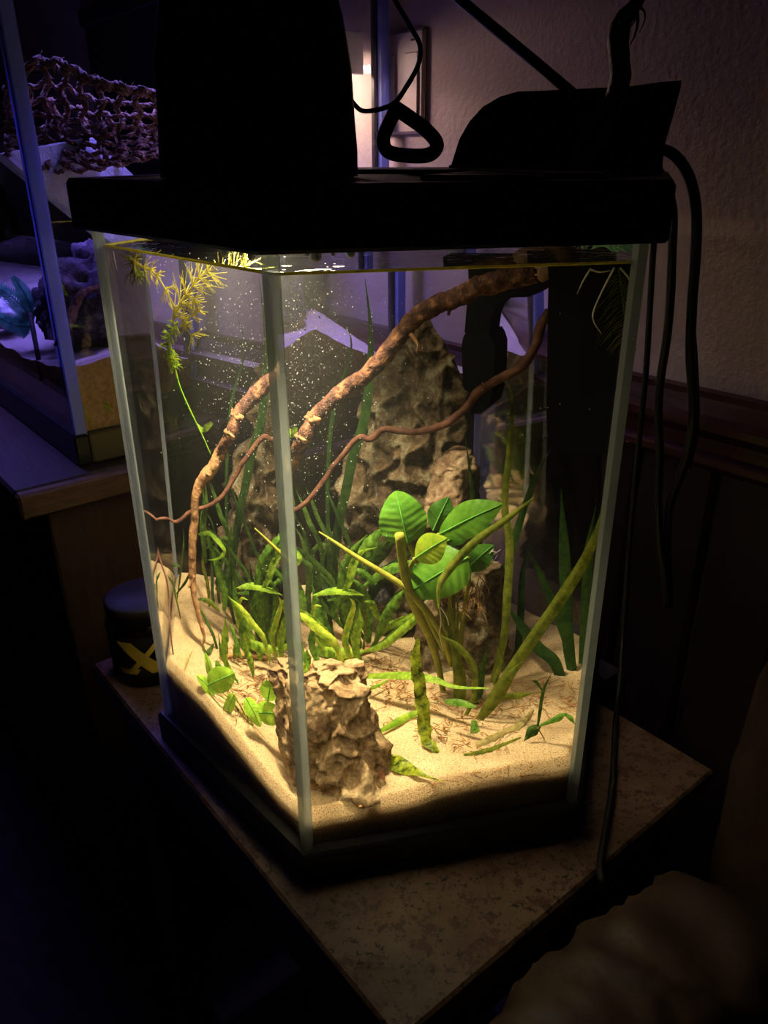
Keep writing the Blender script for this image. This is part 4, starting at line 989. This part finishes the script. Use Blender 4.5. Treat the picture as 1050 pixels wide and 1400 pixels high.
for pts, w, m, d0, d1 in [([(652, 990), (680, 945), (717, 890), (745, 850), (762, 826), (800, 765), (826, 700), (836, 640)], [9, 13, 14, 14, 14, 13, 11, 6], 'lf_olive', .150, .140),
                          ([(654, 988), (671, 964), (694, 927), (714, 904)], [4, 12, 17, 13, 4], 'lf_olive', .15, .145),
                          ([(655, 985), (683, 950), (677, 930), (686, 904), (677, 878)], [3, 6, 7, 6, 1], 'lf_olive', .155, .155),
                          ([(675, 960), (689, 953), (711, 951), (736, 946)], [4, 8, 8, 2], 'lf_olive', .16, .155),
                          ([(648, 985), (649, 1010), (636, 1027), (629, 1047)], [6, 15, 12, 2], 'lf_mid', .135, .105)]:
    leafR(v2, dp(pts, d0, d1), w, m, n=30, fold=.25, twist=random.uniform(-.2, .2))
v3 = thing('eelgrass', 'dark eelgrass standing at the back right under the filter', 'plant', onsand('R', 775, 925))
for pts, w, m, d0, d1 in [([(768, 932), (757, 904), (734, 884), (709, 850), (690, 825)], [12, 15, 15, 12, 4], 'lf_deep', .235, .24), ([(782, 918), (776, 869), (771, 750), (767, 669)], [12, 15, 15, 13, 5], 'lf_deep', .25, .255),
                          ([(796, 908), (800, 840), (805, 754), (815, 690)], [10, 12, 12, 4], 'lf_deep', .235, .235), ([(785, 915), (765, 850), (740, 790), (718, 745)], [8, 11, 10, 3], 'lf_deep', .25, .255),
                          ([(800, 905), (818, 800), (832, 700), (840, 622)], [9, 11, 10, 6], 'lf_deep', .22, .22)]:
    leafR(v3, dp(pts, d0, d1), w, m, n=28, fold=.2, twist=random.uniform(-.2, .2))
v4 = thing('eelgrass', 'single tall eelgrass blade rising to the surface left of the spire', 'plant', onsand('R', 452, 870))
leafR(v4, [(452, 868, .27), (455, 780, .262), (466, 700, .256), (472, 675, .254), (483, 622, .25), (498, 573, .248), (506, 500, .246), (506, 444, .246), (499, 380, .246)], [10, 12, 12, 12, 12, 12, 11, 9, 4], 'lf_deep', n=40, fold=.2, twist=.1, twist2=.2)
leafR(v4, [(455, 865, .27), (450, 780, .27), (448, 660, .265), (456, 560, .262), (480, 480, .262), (470, 430, .262)], [4, 5, 5, 5, 4, 1], 'lf_deep', n=30, twist=.1)
v5 = thing('crypt_plant', 'olive curved leaves growing at the foot of the stone column', 'plant', onsand('R', 632, 985))
for pts, w, m, d0, d1 in [([(631, 990), (646, 956), (649, 924), (643, 904), (623, 881), (600, 868)], [4, 7, 8, 8, 9, 3], 'lf_olive', .155, .15), ([(626, 985), (629, 944), (626, 907), (611, 867)], [9, 15, 15, 12, 5], 'lf_olive', .17, .175),
                          ([(624, 900), (624, 868), (627, 800)], [4, 6, 5, 2], 'lf_olive', .19, .19), ([(618, 900), (617, 875), (613, 846), (618, 812)], [4, 6, 6, 2], 'lf_olive', .185, .185), ([(640, 985), (655, 950), (660, 910), (668, 880)], [6, 8, 8, 3], 'lf_dark', .175, .18)]:
    leafR(v5, dp(pts, d0, d1), w, m, n=24, fold=.25, twist=random.uniform(-.2, .2))
v6 = thing('sand_sprig', 'small leafy sprig lying on the sand at the right', 'plant', onsand('R', 735, 995))
for pts, w, m in [([(735, 995), (738, 975), (743, 944), (754, 921)], [2, 4, 4, 2], 'lf_dark'), ([(742, 945), (734, 933), (726, 930)], [2, 4, 1], 'lf_dark'), ([(738, 992), (763, 981), (775, 975)], [3, 10, 3], 'lf_mid'), ([(772, 976), (780, 982), (787, 992)], [3, 6, 1], 'lf_mid'), ([(738, 992), (728, 1000), (716, 1014)], [5, 15, 5], 'lf_dark')]:
    leafR(v6, dp(pts, .125, .12), w, m, n=14)
obj('root', *tube(spline([wet('R', 735, 995, .124), onsand('R', 744, 1010, .001)], 6), .0006, 5), M['root'], v6)

def loose(side, pts, w, m, label, up=.004, **kw):
    P = [onsand(side, u, v, up) if len(q) == 0 else wet(side, u, v, q[0]) for (u, v, *q) in pts]
    kw.setdefault('n', 26); return obj('loose_leaf', *ribbon(P, [x * PXM for x in w], **kw), M[m], label=label, cat='leaf')
loose('R', [(503, 1030), (529, 1038), (551, 1048), (577, 1059), (606, 1069)], [6, 15, 22, 20, 10, 3, 1], 'lf_mott', 'mottled yellow and dark green leaf lying against the front stone', up=.007, ripple=.35, rfreq=4, fold=.2)
loose('R', [(571, 873, .118), (569, 907, .116), (574, 936, .113), (580, 979, .107), (583, 1010, .100), (597, 1027, .094), (613, 1058, .088)], [4, 14, 16, 17, 18, 14, 8, 3], 'lf_mott', 'dark ragged leaf standing upright before the stone column', ripple=.45, rfreq=7, edge=.08, twist=.3)
loose('R', [(500, 924, .16), (557, 923, .15), (594, 929, .145), (623, 939, .14), (668, 941, .135)], [8, 13, 12, 8, 5, 2], 'lf_bright', 'lime strap leaf lying level behind the upright ragged leaf', twist=.4)
loose('R', [(520, 1000), (551, 983), (576, 972)], [6, 11, 11, 6], 'lf_bright', 'short lime leaf piece lying on the sand beside the front stone', up=.006)
loose('R', [(609, 959, .125), (629, 961, .122), (651, 967, .118)], [6, 10, 9, 3], 'lf_mid', 'short green leaf floating low before the stone column')
loose('R', [(651, 1019), (683, 1006), (711, 990), (729, 968)], [8, 13, 12, 8, 2], 'lf_dead', 'wilted tan leaf curled on the sand at the right', up=.004, ripple=.3)
loose('R', [(634, 1032), (660, 1028), (690, 1018), (712, 1008)], [3, 8, 7, 2], 'lf_olive', 'wilted olive leaf lying just below the tan one', up=.003, ripple=.3)
loose('R', [(500, 945), (515, 938), (530, 930)], [3, 6, 2], 'lf_bright', 'small lime leaf tip behind the front stone', up=.01)
obj('loose_leaf', *ribbon([np.array([-.0926, .6763, ZC - .2007]), np.array([-.088, .655, ZC - .2005]), np.array([-.0807, .6353, ZC - .1899])], [.002, .0055, .006, .003], n=14), M['lf_bright'], label='small bright leaf drifting in open water beside the branch', cat='leaf')
P = onsand('L', 283, 905, .003)
loose('L', [(252, 915), (256, 902), (262, 890)], [3, 6, 2], 'lf_dead', 'small brown curled leaf on the sand at the left', up=.004, ripple=.4)
loose('L', [(276, 884), (284, 892), (292, 880)], [4, 10, 3], 'lf_dark', 'dark leaf scrap under the tip of the branch', up=.005)

# root litter on the sand
def litter(name, regions, num, label, m, rr, up):
    mb = MB()
    for i in range(num):
        s, u0, u1, v0_, v1_ = random.choice(regions); u = random.uniform(u0, u1); v = random.uniform(v0_, v1_); du = random.uniform(-26, 26); dv = random.uniform(-14, 14)
        P = [onsand(s, u, v, random.uniform(0, up)), onsand(s, u + du * .5 + random.uniform(-6, 6), v + dv * .5 + random.uniform(-4, 4), random.uniform(0, up)), onsand(s, u + du, v + dv, random.uniform(0, up * .6))]
        mb.add(tube(spline(P, 7), [random.uniform(.5, 1) * rr, rr * .5], 4))
    return obj(name, *mb, m, label=label, cat='roots', kind='stuff')
litter('root_litter', [('R', 510, 620, 925, 1010), ('R', 590, 690, 950, 1030), ('R', 520, 560, 900, 960), ('R', 690, 800, 930, 975)], 240, 'tangle of fine brown roots scattered over the sand on the right', M['root'], .0006, .008)
litter('root_litter', [('L', 300, 380, 880, 950), ('L', 318, 365, 930, 990)], 130, 'tangle of fine brown roots under the left plants', M['root'], .0006, .008)
litter('root_litter', [('R', 520, 720, 1035, 1085)], 22, 'a few thin root scraps on the open sand in front', M['root'], .0005, .001)
mb = MB()
for i in range(150):
    s = random.choice('LRR'); u, v = (random.uniform(225, 400), random.uniform(860, 1050)) if s == 'L' else (random.uniform(440, 770), random.uniform(960, 1110))
    P = onsand(s, u, v); 
    if depth_of(P) > .38 or P[2] > ZB + .09: continue
    mb.add(sphere(P + ZX * .0003, random.uniform(.0006, .0016), 6, 4, (1, 1, .7)))
obj('gravel_grains', *mb, M['root'], label='coarse dark grains strewn over the sand', cat='gravel', kind='stuff')

# ---- hornwort at the surface, left
hw = thing('hornwort', 'yellow feathery hornwort stem hanging from the surface at upper left', 'plant', wet('L', 285, 610, .115))
def whorl(parent, c, ax, r_, num=11, m='hornwort', rr=.00034):
    mb = MB(); ax = ax / np.linalg.norm(ax); u = np.cross(ax, (.2, .5, .84)); u /= np.linalg.norm(u); v = np.cross(ax, u)
    for i in range(num):
        t = 2 * math.pi * i / num + random.random() * .4; d = u * math.cos(t) + v * math.sin(t); L = r_ * random.uniform(.7, 1.1)
        k = c + d * L * .45 + ax * L * .25
        mb.add(tube(spline([c, k, c + d * L + ax * L * random.uniform(.5, .9)], 6), [rr, rr, rr * .5], 4))
        mb.add(tube(spline([k, k + d * L * .35 + ax * L * .1 + np.cross(d, ax) * L * .28], 4), [rr, rr * .5], 4))
    return obj('needle_whorl', *mb, M[m], parent)
def hstem(pts, dd, num, r_, m='hornwort', wn=11):
    P = spline([wet('L', u, v, dd) for u, v in pts], 40)
    obj('stem', *tube(P, [.0010, .0008, .0006], 6), M[m], hw)
    for i in range(num):
        k = min(int((i + .6) / num * 39), 38); whorl(hw, P[k], P[k + 1] - P[k], r_ * random.uniform(.8, 1.15), wn, m)
hstem([(176, 352), (195, 365), (206, 369), (218, 382), (236, 415), (252, 445), (264, 463)], .105, 8, .011)
hstem([(236, 440), (246, 415), (258, 398), (272, 380), (288, 368)], .108, 6, .0155, wn=14)
hstem([(246, 446), (256, 437), (266, 428), (274, 420)], .107, 3, .008)
hstem([(250, 400), (262, 410), (270, 418)], .107, 3, .010)
hstem([(243, 440), (234, 455), (228, 470), (232, 485), (238, 500)], .11, 9, .0085, 'lf_yel')
hstem([(238, 500), (246, 530), (262, 566), (276, 595), (288, 622)], .115, 0, .01, 'lf_bright')
hstem([(190, 350), (182, 362), (186, 378)], .11, 4, .014, 'lf_olive')

# ---- floating plants at the surface, right
def floater(uv, dd, label, size, roots, leaves):
    c = wet('R', *uv, dd); c[2] = ZW + .0012
    t = thing('floating_plant', label, 'plant', c, 'floating plants at the water surface')
    for i in range(leaves):
        an_ = i * 2.4 + .5; L = size * (1 - .12 * i); d = EX * math.cos(an_) + DX * math.sin(an_)
        P = [c + d * L * f + ZX * (.0015 + .004 * math.sin(f * 2.6)) for f in (.12, .5, 1.0)]
        obj('leaf', *ribbon(P, [x * L for x in (.25, .8, .95, .8, .1)], across=6, fold=-.1, curl=-.25, n=12, face=(0, 0, 1)), M['float'], t)
    for pts, fine in roots:
        P = spline([wet('R', u, v, dd) for u, v in pts], 24); r_ = obj('root', *tube(P, [.0006, .0005, .0002], 5), M['rootw' if not fine else 'lf_olive'], t)
        if fine:
            mb = MB()
            for i in range(2, 24):
                for s in (-1, 1, -1, 1):
                    L = .014 * math.sin(i / 24 * math.pi) ** .5 * random.uniform(.6, 1.2); d = EX * s * random.uniform(.5, 1) - ZX * random.uniform(.3, .9) + DX * random.uniform(-.5, .5)
                    mb.add(tube(spline([P[i], P[i] + d * L * .6, P[i] + d * L - ZX * L * .25], 5), [.00016, .0001], 3))
            obj('root_hairs', *mb, M['lf_olive'], r_)
    return t
floater((846, 356), .115, 'pale teal floating plant with feathery roots at the upper right', .016, [([(846, 366), (850, 400), (855, 440), (856, 475)], True), ([(840, 366), (825, 395), (812, 425), (812, 440), (822, 456)], False), ([(848, 366), (862, 385), (868, 410)], False)], 3)
floater((806, 366), .125, 'tiny white rooted floating plant left of the teal one', .007, [([(806, 370), (797, 385), (789, 402)], False), ([(806, 368), (820, 372), (835, 370)], False)], 2)
floater((182, 346), .14, 'small browning floating leaves at the left end of the surface', .010, [([(182, 352), (184, 365), (188, 380)], False)], 3)

# ---- suspended specks and bubbles
mb = MB()
for i in range(1150):
    s = random.choice('LRR')
    if s == 'L': u, v = random.gauss(310, 45), random.gauss(490, 90)
    else: u, v = 395 + abs(random.gauss(0, 60)), random.gauss(500, 120)
    if v < 385 or v > 800 or (s == 'L' and (u > 372 or u < 215)): continue
    P = wet(s, u, v, random.uniform(.05, .22) if s == 'R' else random.uniform(.08, .2)); r_ = random.choice([.0002, .0002, .00025, .0003, .0004, .0006])
    mb.add(sphere(P, r_ * .9, 5, 3))
for i in range(60):
    s = random.choice('LR'); u, v = (random.uniform(150, 360), random.uniform(350, 372)) if s == 'L' else (random.uniform(390, 860), random.uniform(360, 640))
    mb.add(sphere(wet(s, u, v, random.uniform(.02, .25) if s == 'R' else .12), .0004, 5, 3))
obj('suspended_specks', *mb, M['speck'], label='white specks drifting in the lamp light inside the water', cat='specks', kind='stuff')

# ================================================================== big tank on the left
TA, TA1, TB0, TB1, TH0, TH1 = .82, 1.75, .245, .680, .165, .70
st = thing('tank_stand', 'brown wooden stand under the big tank, left edge of the picture', 'stand', W(1.25, .44, -.60))
for i in range(4):
    b0 = .165 + i * .129
    obj('top_plank', *abox(.79, 1.80, b0, b0 + .127, .138, .1648, .003), M['stand_top'], st, smooth=False)
obj('end_trim', *abox(.775, .7895, .165, .68, .137, .1645, .003), M['stand_end'], st, smooth=False)
for i in range(4):
    b0 = .195 + i * .12
    obj('end_board', *abox(.800, .815, b0, b0 + .117, -.585, .137, .003), M['stand'], st, smooth=False)
for i in range(8):
    a0 = .82 + i * .117
    obj('front_board', *abox(a0, a0 + .114, .195, .208, -.585, .137, .003), M['stand'], st, smooth=False)
obj('plinth', *abox(.81, 1.78, .20, .675, -.60, -.585), M['darkwood'], st, smooth=False)

tk = thing('big_tank', 'large rectangular glass tank with blue light at the left', 'tank', W(1.28, .46, TH0))
olive = mat('olive_frame', (.085, .075, .030), rough=.5, spec=.3)
ff = [('bottom_frame', abox(TA - .004, TA1, TB0 - .004, TB0 + .012, TH0, .199, .002), 'black'), ('bottom_frame', abox(TA - .004, TA + .012, TB0 + .0125, TB1, TH0, .199, .002), None), ('bottom_frame', abox(TA + .0125, TA1, TB1 - .012, TB1, TH0, .199, .002), 'black'),
      ('top_frame', abox(TA - .004, TA1, TB0 - .004, TB0 + .014, TH1, TH1 + .03, .002), 'black'), ('top_frame', abox(TA - .004, TA + .014, TB0 + .0145, TB1, TH1, TH1 + .03, .002), 'black'), ('top_frame', abox(TA + .0145, TA1, TB1 - .014, TB1, TH1, TH1 + .03, .002), 'black')]
for nme, vf, m in ff: obj(nme, *vf, M[m] if m else olive, tk, smooth=False)
g = .006
obj('glass_pane', *abox(TA + .008, TA1, TB0, TB0 + g, .190, TH1), M['pane'], tk, smooth=False)
obj('glass_pane', *abox(TA, TA + g, TB0 + .012, TB1 - .012, .190, TH1), M['pane'], tk, smooth=False)
obj('glass_pane', *abox(TA + .008, TA1, TB1 - g, TB1, .190, TH1), M['pane'], tk, smooth=False)
obj('glass_pane', *abox(TA1 - g, TA1, TB0 + .006, TB1 - .006, .190, TH1), M['pane'], tk, smooth=False)
obj('glass_edge', *abox(TA, TA + .0065, TB0, TB0 + .0118, .192, TH1), M['edge_lit'], tk, smooth=False)
obj('silicone_bead', *abox(TA + .0068, TA + .034, TB0 + .0063, TB0 + .015, .192, TH1 - .002, .002), M['silicone'], tk, smooth=False)
obj('glass_edge', *abox(TA, TA + .0065, TB1 - .0118, TB1, .192, TH1), M['edge_lit'], tk, smooth=False)
obj('silicone_bead', *abox(TA + .0068, TA + .016, TB1 - .016, TB1 - .0063, .192, TH1 - .002, .002), M['silicone'], tk, smooth=False)
obj('front_edge', *abox(TA + .0345, TA + .0385, TB0 + .0063, TB0 + .0085, .2, TH1 - .002), M['edge_lit'], tk, smooth=False)
back = obj('back_panel', *abox(TA + .16, TA1 - .01, TB1 - .0075, TB1 - .0065, .2, TH1), M['blackmatte'], tk, smooth=False, label='black background sheet')
# water line mark
obj('water_line', *tube([W(TA + .0062, TB0 + .014, .412), W(TA + .0062, .45, .412), W(TA + .0062, TB1 - .014, .412)], .0008, 6), M['hornwort'], tk)

# sand heaped against the end glass: brown section below, pale top
def th(a, b):
    e = np.interp(b, [.245, .31, .40, .48, .55, .585, .62, .67], [.268, .277, .272, .262, .290, .268, .250, .232])
    back_ = .255 + .018 * min(1, max(0, (a - .83) / .5)) + .012 * math.sin(b * 20)
    f = min(1, max(0, (a - .83) / .16)); h = e * (1 - f) + back_ * f
    return h + .004 * mn.noise((a * 30, b * 30, 0)) + .002 * mn.noise((a * 90, b * 90, 4))
na_, nb_ = 70, 60; V = []; Fl = []
a_s = np.linspace(TA + g + .0008, TA1 - g - .001, na_); b_s = np.linspace(TB0 + g + .0008, TB1 - g - .002, nb_)
for a in a_s:
    for b in b_s: V.append(W(a, b, th(a, b)))
for i in range(na_ - 1):
    for j in range(nb_ - 1): q = i * nb_ + j; Fl.append([q, q + 1, q + nb_ + 1, q + nb_])
nt_ = len(Fl); k0 = len(V)
per = [(0, j) for j in range(nb_)] + [(i, nb_ - 1) for i in range(1, na_)] + [(na_ - 1, j) for j in range(nb_ - 2, -1, -1)] + [(i, 0) for i in range(na_ - 2, 0, -1)]
for i, j in per: V.append(W(a_s[i], b_s[j], .192))
for q in range(len(per)):
    q2 = (q + 1) % len(per); Fl.append([per[q][0] * nb_ + per[q][1], per[q2][0] * nb_ + per[q2][1], k0 + q2, k0 + q])
Fl.append([k0 + q for q in range(len(per))])
so_ = obj('tank_sand', V, Fl, M['sand_t'], label='pale sand with brown layer below inside the big tank', cat='sand', kind='stuff')
so_.data.materials.append(M['sand_side'])
for i, pl in enumerate(so_.data.polygons):
    if i >= nt_: pl.material_index = 1; pl.use_smooth = False
# dry leaf scraps pressed against the end glass in the sand
for i, (pts, lab) in enumerate([([(122, 577), (116, 570), (112, 565)], 'yellow leaf scrap low in the sand behind the end glass'), ([(95, 545), (105, 552), (118, 560)], 'yellow leaf scrap near the tank corner in the brown sand'), ([(106, 532), (108, 538), (109, 545)], 'pale yellow leaf scrap just under the sand surface'),
                                ([(143, 548), (148, 556), (152, 565)], 'yellow leaf scrap nearest the hexagonal aquarium in the sand')]):
    obj('leaf_scrap', *ribbon([dry(u, v, a=TA + .0064) for u, v in pts], [.001, .005, .001], n=8, fold=0), M['lf_yel'], label=lab, cat='leaf')

# light fixture hung across the tank
fx = thing('light_fixture', 'white light fixture with blue glow inside the top of the big tank', 'light', W(1.2, .60, .59))
obj('body', *abox(.865, 1.02, .590, .671, .582, .604, .004), M['white'], fx, smooth=False)
obj('end_cap', *abox(.860, .8645, .6245, .6735, .560, .605, .001), M['white'], fx, smooth=False)
obj('white_tube', *abox(.875, 1.01, .604, .620, .578, .5818), M['diff_t'], fx, smooth=False)
obj('blue_tube', *abox(.875, 1.01, .630, .643, .578, .5818), M['diff_b'], fx, smooth=False)
for a0 in (.90, .99):
    obj('bracket', *abox(a0, a0 + .012, .645, .657, .604, .705, .001), M['white'], fx, smooth=False)
area_light('white_light', W(.93, .612, .577), BX * .45 - ZX - AX * .60, .10, .02, TER_W, TER_COL, fx)
area_light('blue_light', W(.945, .636, .577), -BX * .5 - ZX + AX * .2, .12, .014, BLUE_W * .4, BLUE_COL, fx, math.radians(120))
area_light('blue_front', W(1.13, .34, .682), (-ZX), .5, .05, BLUE_W, BLUE_COL, fx, math.radians(130))
obj('front_bar', *abox(.86, 1.40, .31, .37, .684, .698, .003), M['white'], fx, smooth=False, label='slim front light bar')

# coir climbing net
nt_ = thing('coir_net', 'brown knotted coconut fibre net slung inside the big tank', 'net', dry(130, 225, a=.95))
tu = [8, 30, 60, 90, 130, 180, 240, 310]; tv = [118, 92, 80, 88, 110, 121, 130, 140]; bu = [8, 40, 80, 130, 170, 220, 310]; bv = [212, 226, 232, 231, 223, 212, 206]
def netpt(u, f, ph=0.0):
    t = np.interp(u, tu, tv); b = np.interp(u, bu, bv)
    a = .93 + .05 * math.sin(math.pi * f) + .02 * math.sin(u * .03) + ph
    return dry(u, t + (b - t) * f, a=a)
def rope(P, r_, twists=None):
    n = len(P); mb = MB(); R = frames(P); tw = twists or n / 5.0; ph0 = random.random() * 6
    for s in (0, math.pi * .67, math.pi * 1.33):
        Q = []
        for i in range(n):
            t, u, w = R[i]; an_ = ph0 + s + i / n * tw * 2 * math.pi; jit = 1 + .35 * mn.noise(P[i] * 160)
            Q.append(P[i] + (u * math.cos(an_) + w * math.sin(an_)) * r_ * .55 * jit)
        mb.add(tube(Q, r_ * .55, 5, .25, 300))
    for i in range(0, n, 3):
        t, u, w = R[i]; an_ = random.random() * 6.3; d = u * math.cos(an_) + w * math.sin(an_)
        mb.add(tube([P[i], P[i] + d * r_ * 1.3 + t * r_ * .8, P[i] + d * r_ * 2.0 + t * r_ * 2.2], [r_ * .10, r_ * .05], 3))
    return mb
rows = [0, .05, .22, .38, .52, .64, .74, .83, .92, 1.0]
for i, f in enumerate(rows):
    P = []
    for k in range(80):
        u = 8 + 300 * k / 79; wob = .018 * math.sin(u * .22 + i * 1.7) + .022 * mn.noise((u * .05, i * 3.1, 0))
        P.append(netpt(u, f + wob, .012 * math.sin(u * .25 + i)))
    obj('rope', *rope(P, .0038 if i < 2 else .0028), M['coir'], nt_)
for i in range(12):
    u0 = 14 + i * 25; P = []
    for k in range(36):
        f = k / 35; P.append(netpt(u0 + 7 * (f - .5) * (1 - i * .05) + 4 * math.sin(f * 19 + i * 2), f, .010 * math.sin(f * 22 + i)))
    obj('rope', *rope(P, .0034), M['coir'], nt_)
for i in range(6):
    u0 = 70 + i * 38; P = [netpt(u0 + 30 * f, .35 + .6 * f + .03 * math.sin(f * 15), .03) for f in np.linspace(0, 1, 36)]
    obj('rope', *rope(P, .0034), M['coir'], nt_)

# ramp
p0 = dry(33, 238, a=.93); p1 = dry(108, 299, a=.93); ex = p1 - p0; ex = ex / np.linalg.norm(ex)
rp = ex * .20; dpv = BX * .12 + ZX * .018 + AX * .05
nr = np.cross(rp, dpv); nr /= np.linalg.norm(nr); nr = nr if nr[2] > 0 else -nr
obj('foam_ramp', *box(p0 - ex * .03 - nr * .012, rp, dpv, nr * .012, .003), M['foam'], label='white rough foam ramp sloping down inside the big tank', cat='ramp', smooth=False)

# lava rocks
def lump(c, r_, sc, f, label, m='lava'):
    V, Fq = sphere(c, r_, 44, 30, sc); V2 = []
    for v in V:
        q = Vector(v); d = Vector(v) - Vector(c); k = 1 + .35 * mn.noise(q * f) + .18 * mn.noise(q * f * 2.6) + .10 * mn.noise(q * f * 6); V2.append(np.array(c) + np.array(d) * k)
    return obj('lava_rock', V2, Fq, M[m], label=label, cat='rock')
c1 = dry(140, 430, a=.955); c1[2] = ZTAB + .305
lump(c1, .062, (1.25, 1.0, .85), 26, 'large dark purple lava rock on the sand in the big tank')
c2 = dry(130, 372, a=1.0); lump(c2, .030, (.9, .9, 1.2), 40, 'small purple lava rock perched above the large one')
c3 = dry(12, 432, a=1.12); c3[2] = ZTAB + .285; lump(c3, .024, (1.2, 1, .8), 40, 'pale lilac rubble stone behind the teal fern', 'foam')
c4 = W(1.02, .60, .36); lump(c4, .07, (.8, .8, 1.6), 18, 'tall dark rock standing at the rear of the big tank')
# orange root over the rock
P = [dry(u, v, a=a) for u, v, a in [(134, 392, .90), (112, 402, .885), (102, 420, .88), (98, 436, .87), (92, 450, .86), (80, 465, .85), (75, 472, .845)]]
obj('thin_root', *tube(spline(P, 40), [.003, .0045, .005, .004, .003, .0015], 8, .25, 150), M['bark'], label='orange brown root draped over the lava rock', cat='root')
# spotted strap leaf
P = [dry(u, v, a=a) for u, v, a in [(62, 362, .93), (70, 380, .925), (82, 395, .92), (98, 402, .92)]]
obj('strap_leaf', *ribbon(P, [.006, .012, .013, .011, .004], n=20), M['lf_yel'], label='yellow green spotted strap leaf beside the lava rock', cat='leaf')
# teal plastic fern seen through the front pane
tf = thing('teal_fern', 'teal plastic fern standing on the sand behind the front glass', 'plant', dry(45, 450, a=1.0))
for pts, w in [([(46, 436), (30, 418), (8, 400), (-14, 388)], .016), ([(45, 428), (38, 410), (28, 392), (18, 380)], .013), ([(46, 446), (30, 446), (10, 440), (-8, 428)], .016), ([(46, 440), (38, 432), (30, 430)], .010)]:
    P = spline([dry(u, v, a=1.02) for u, v in pts], 24); fr_ = obj('frond', *tube(P, [.0016, .0012, .0006], 6), M['teal'], tf); mb = MB()
    for i in range(2, 24):
        t = P[i] - P[i - 1]; t /= np.linalg.norm(t); s = np.cross(t, ray(30, 420))
        for sg in (-1, 1):
            L = w * (1 - i / 30); mb.add(ribbon([P[i], P[i] + s * sg * L * .5 + t * L * .3, P[i] + s * sg * L + t * L * .7], [.0016, .003, .0006], across=2, n=5, twist=0.0))
    obj('leaflets', *mb, M['teal'], fr_)
obj('black_stake', *tube([dry(41, 428, a=.97), dry(58, 520, a=.93)], .0028, 8), M['blackmatte'], label='thin black stake behind the front glass of the big tank', cat='stake')

# ------------------------------------------------------------------ repeats of a kind share a group
GR = {'eelgrass': 'eelgrass plants in the aquarium', 'narrow_fern': 'narrow leaved ferns in the aquarium', 'power_cord': 'black cords hanging at the right', 'loose_leaf': 'loose leaves in the aquarium', 'lava_rock': 'rocks in the big tank', 'leaf_scrap': 'leaf scraps in the big tank sand', 'root_litter': 'root litter on the aquarium sand'}
for o in COL.objects:
    k = o.name.split('.')[0]
    if o.parent is None and k in GR and 'group' not in o: o['group'] = GR[k]
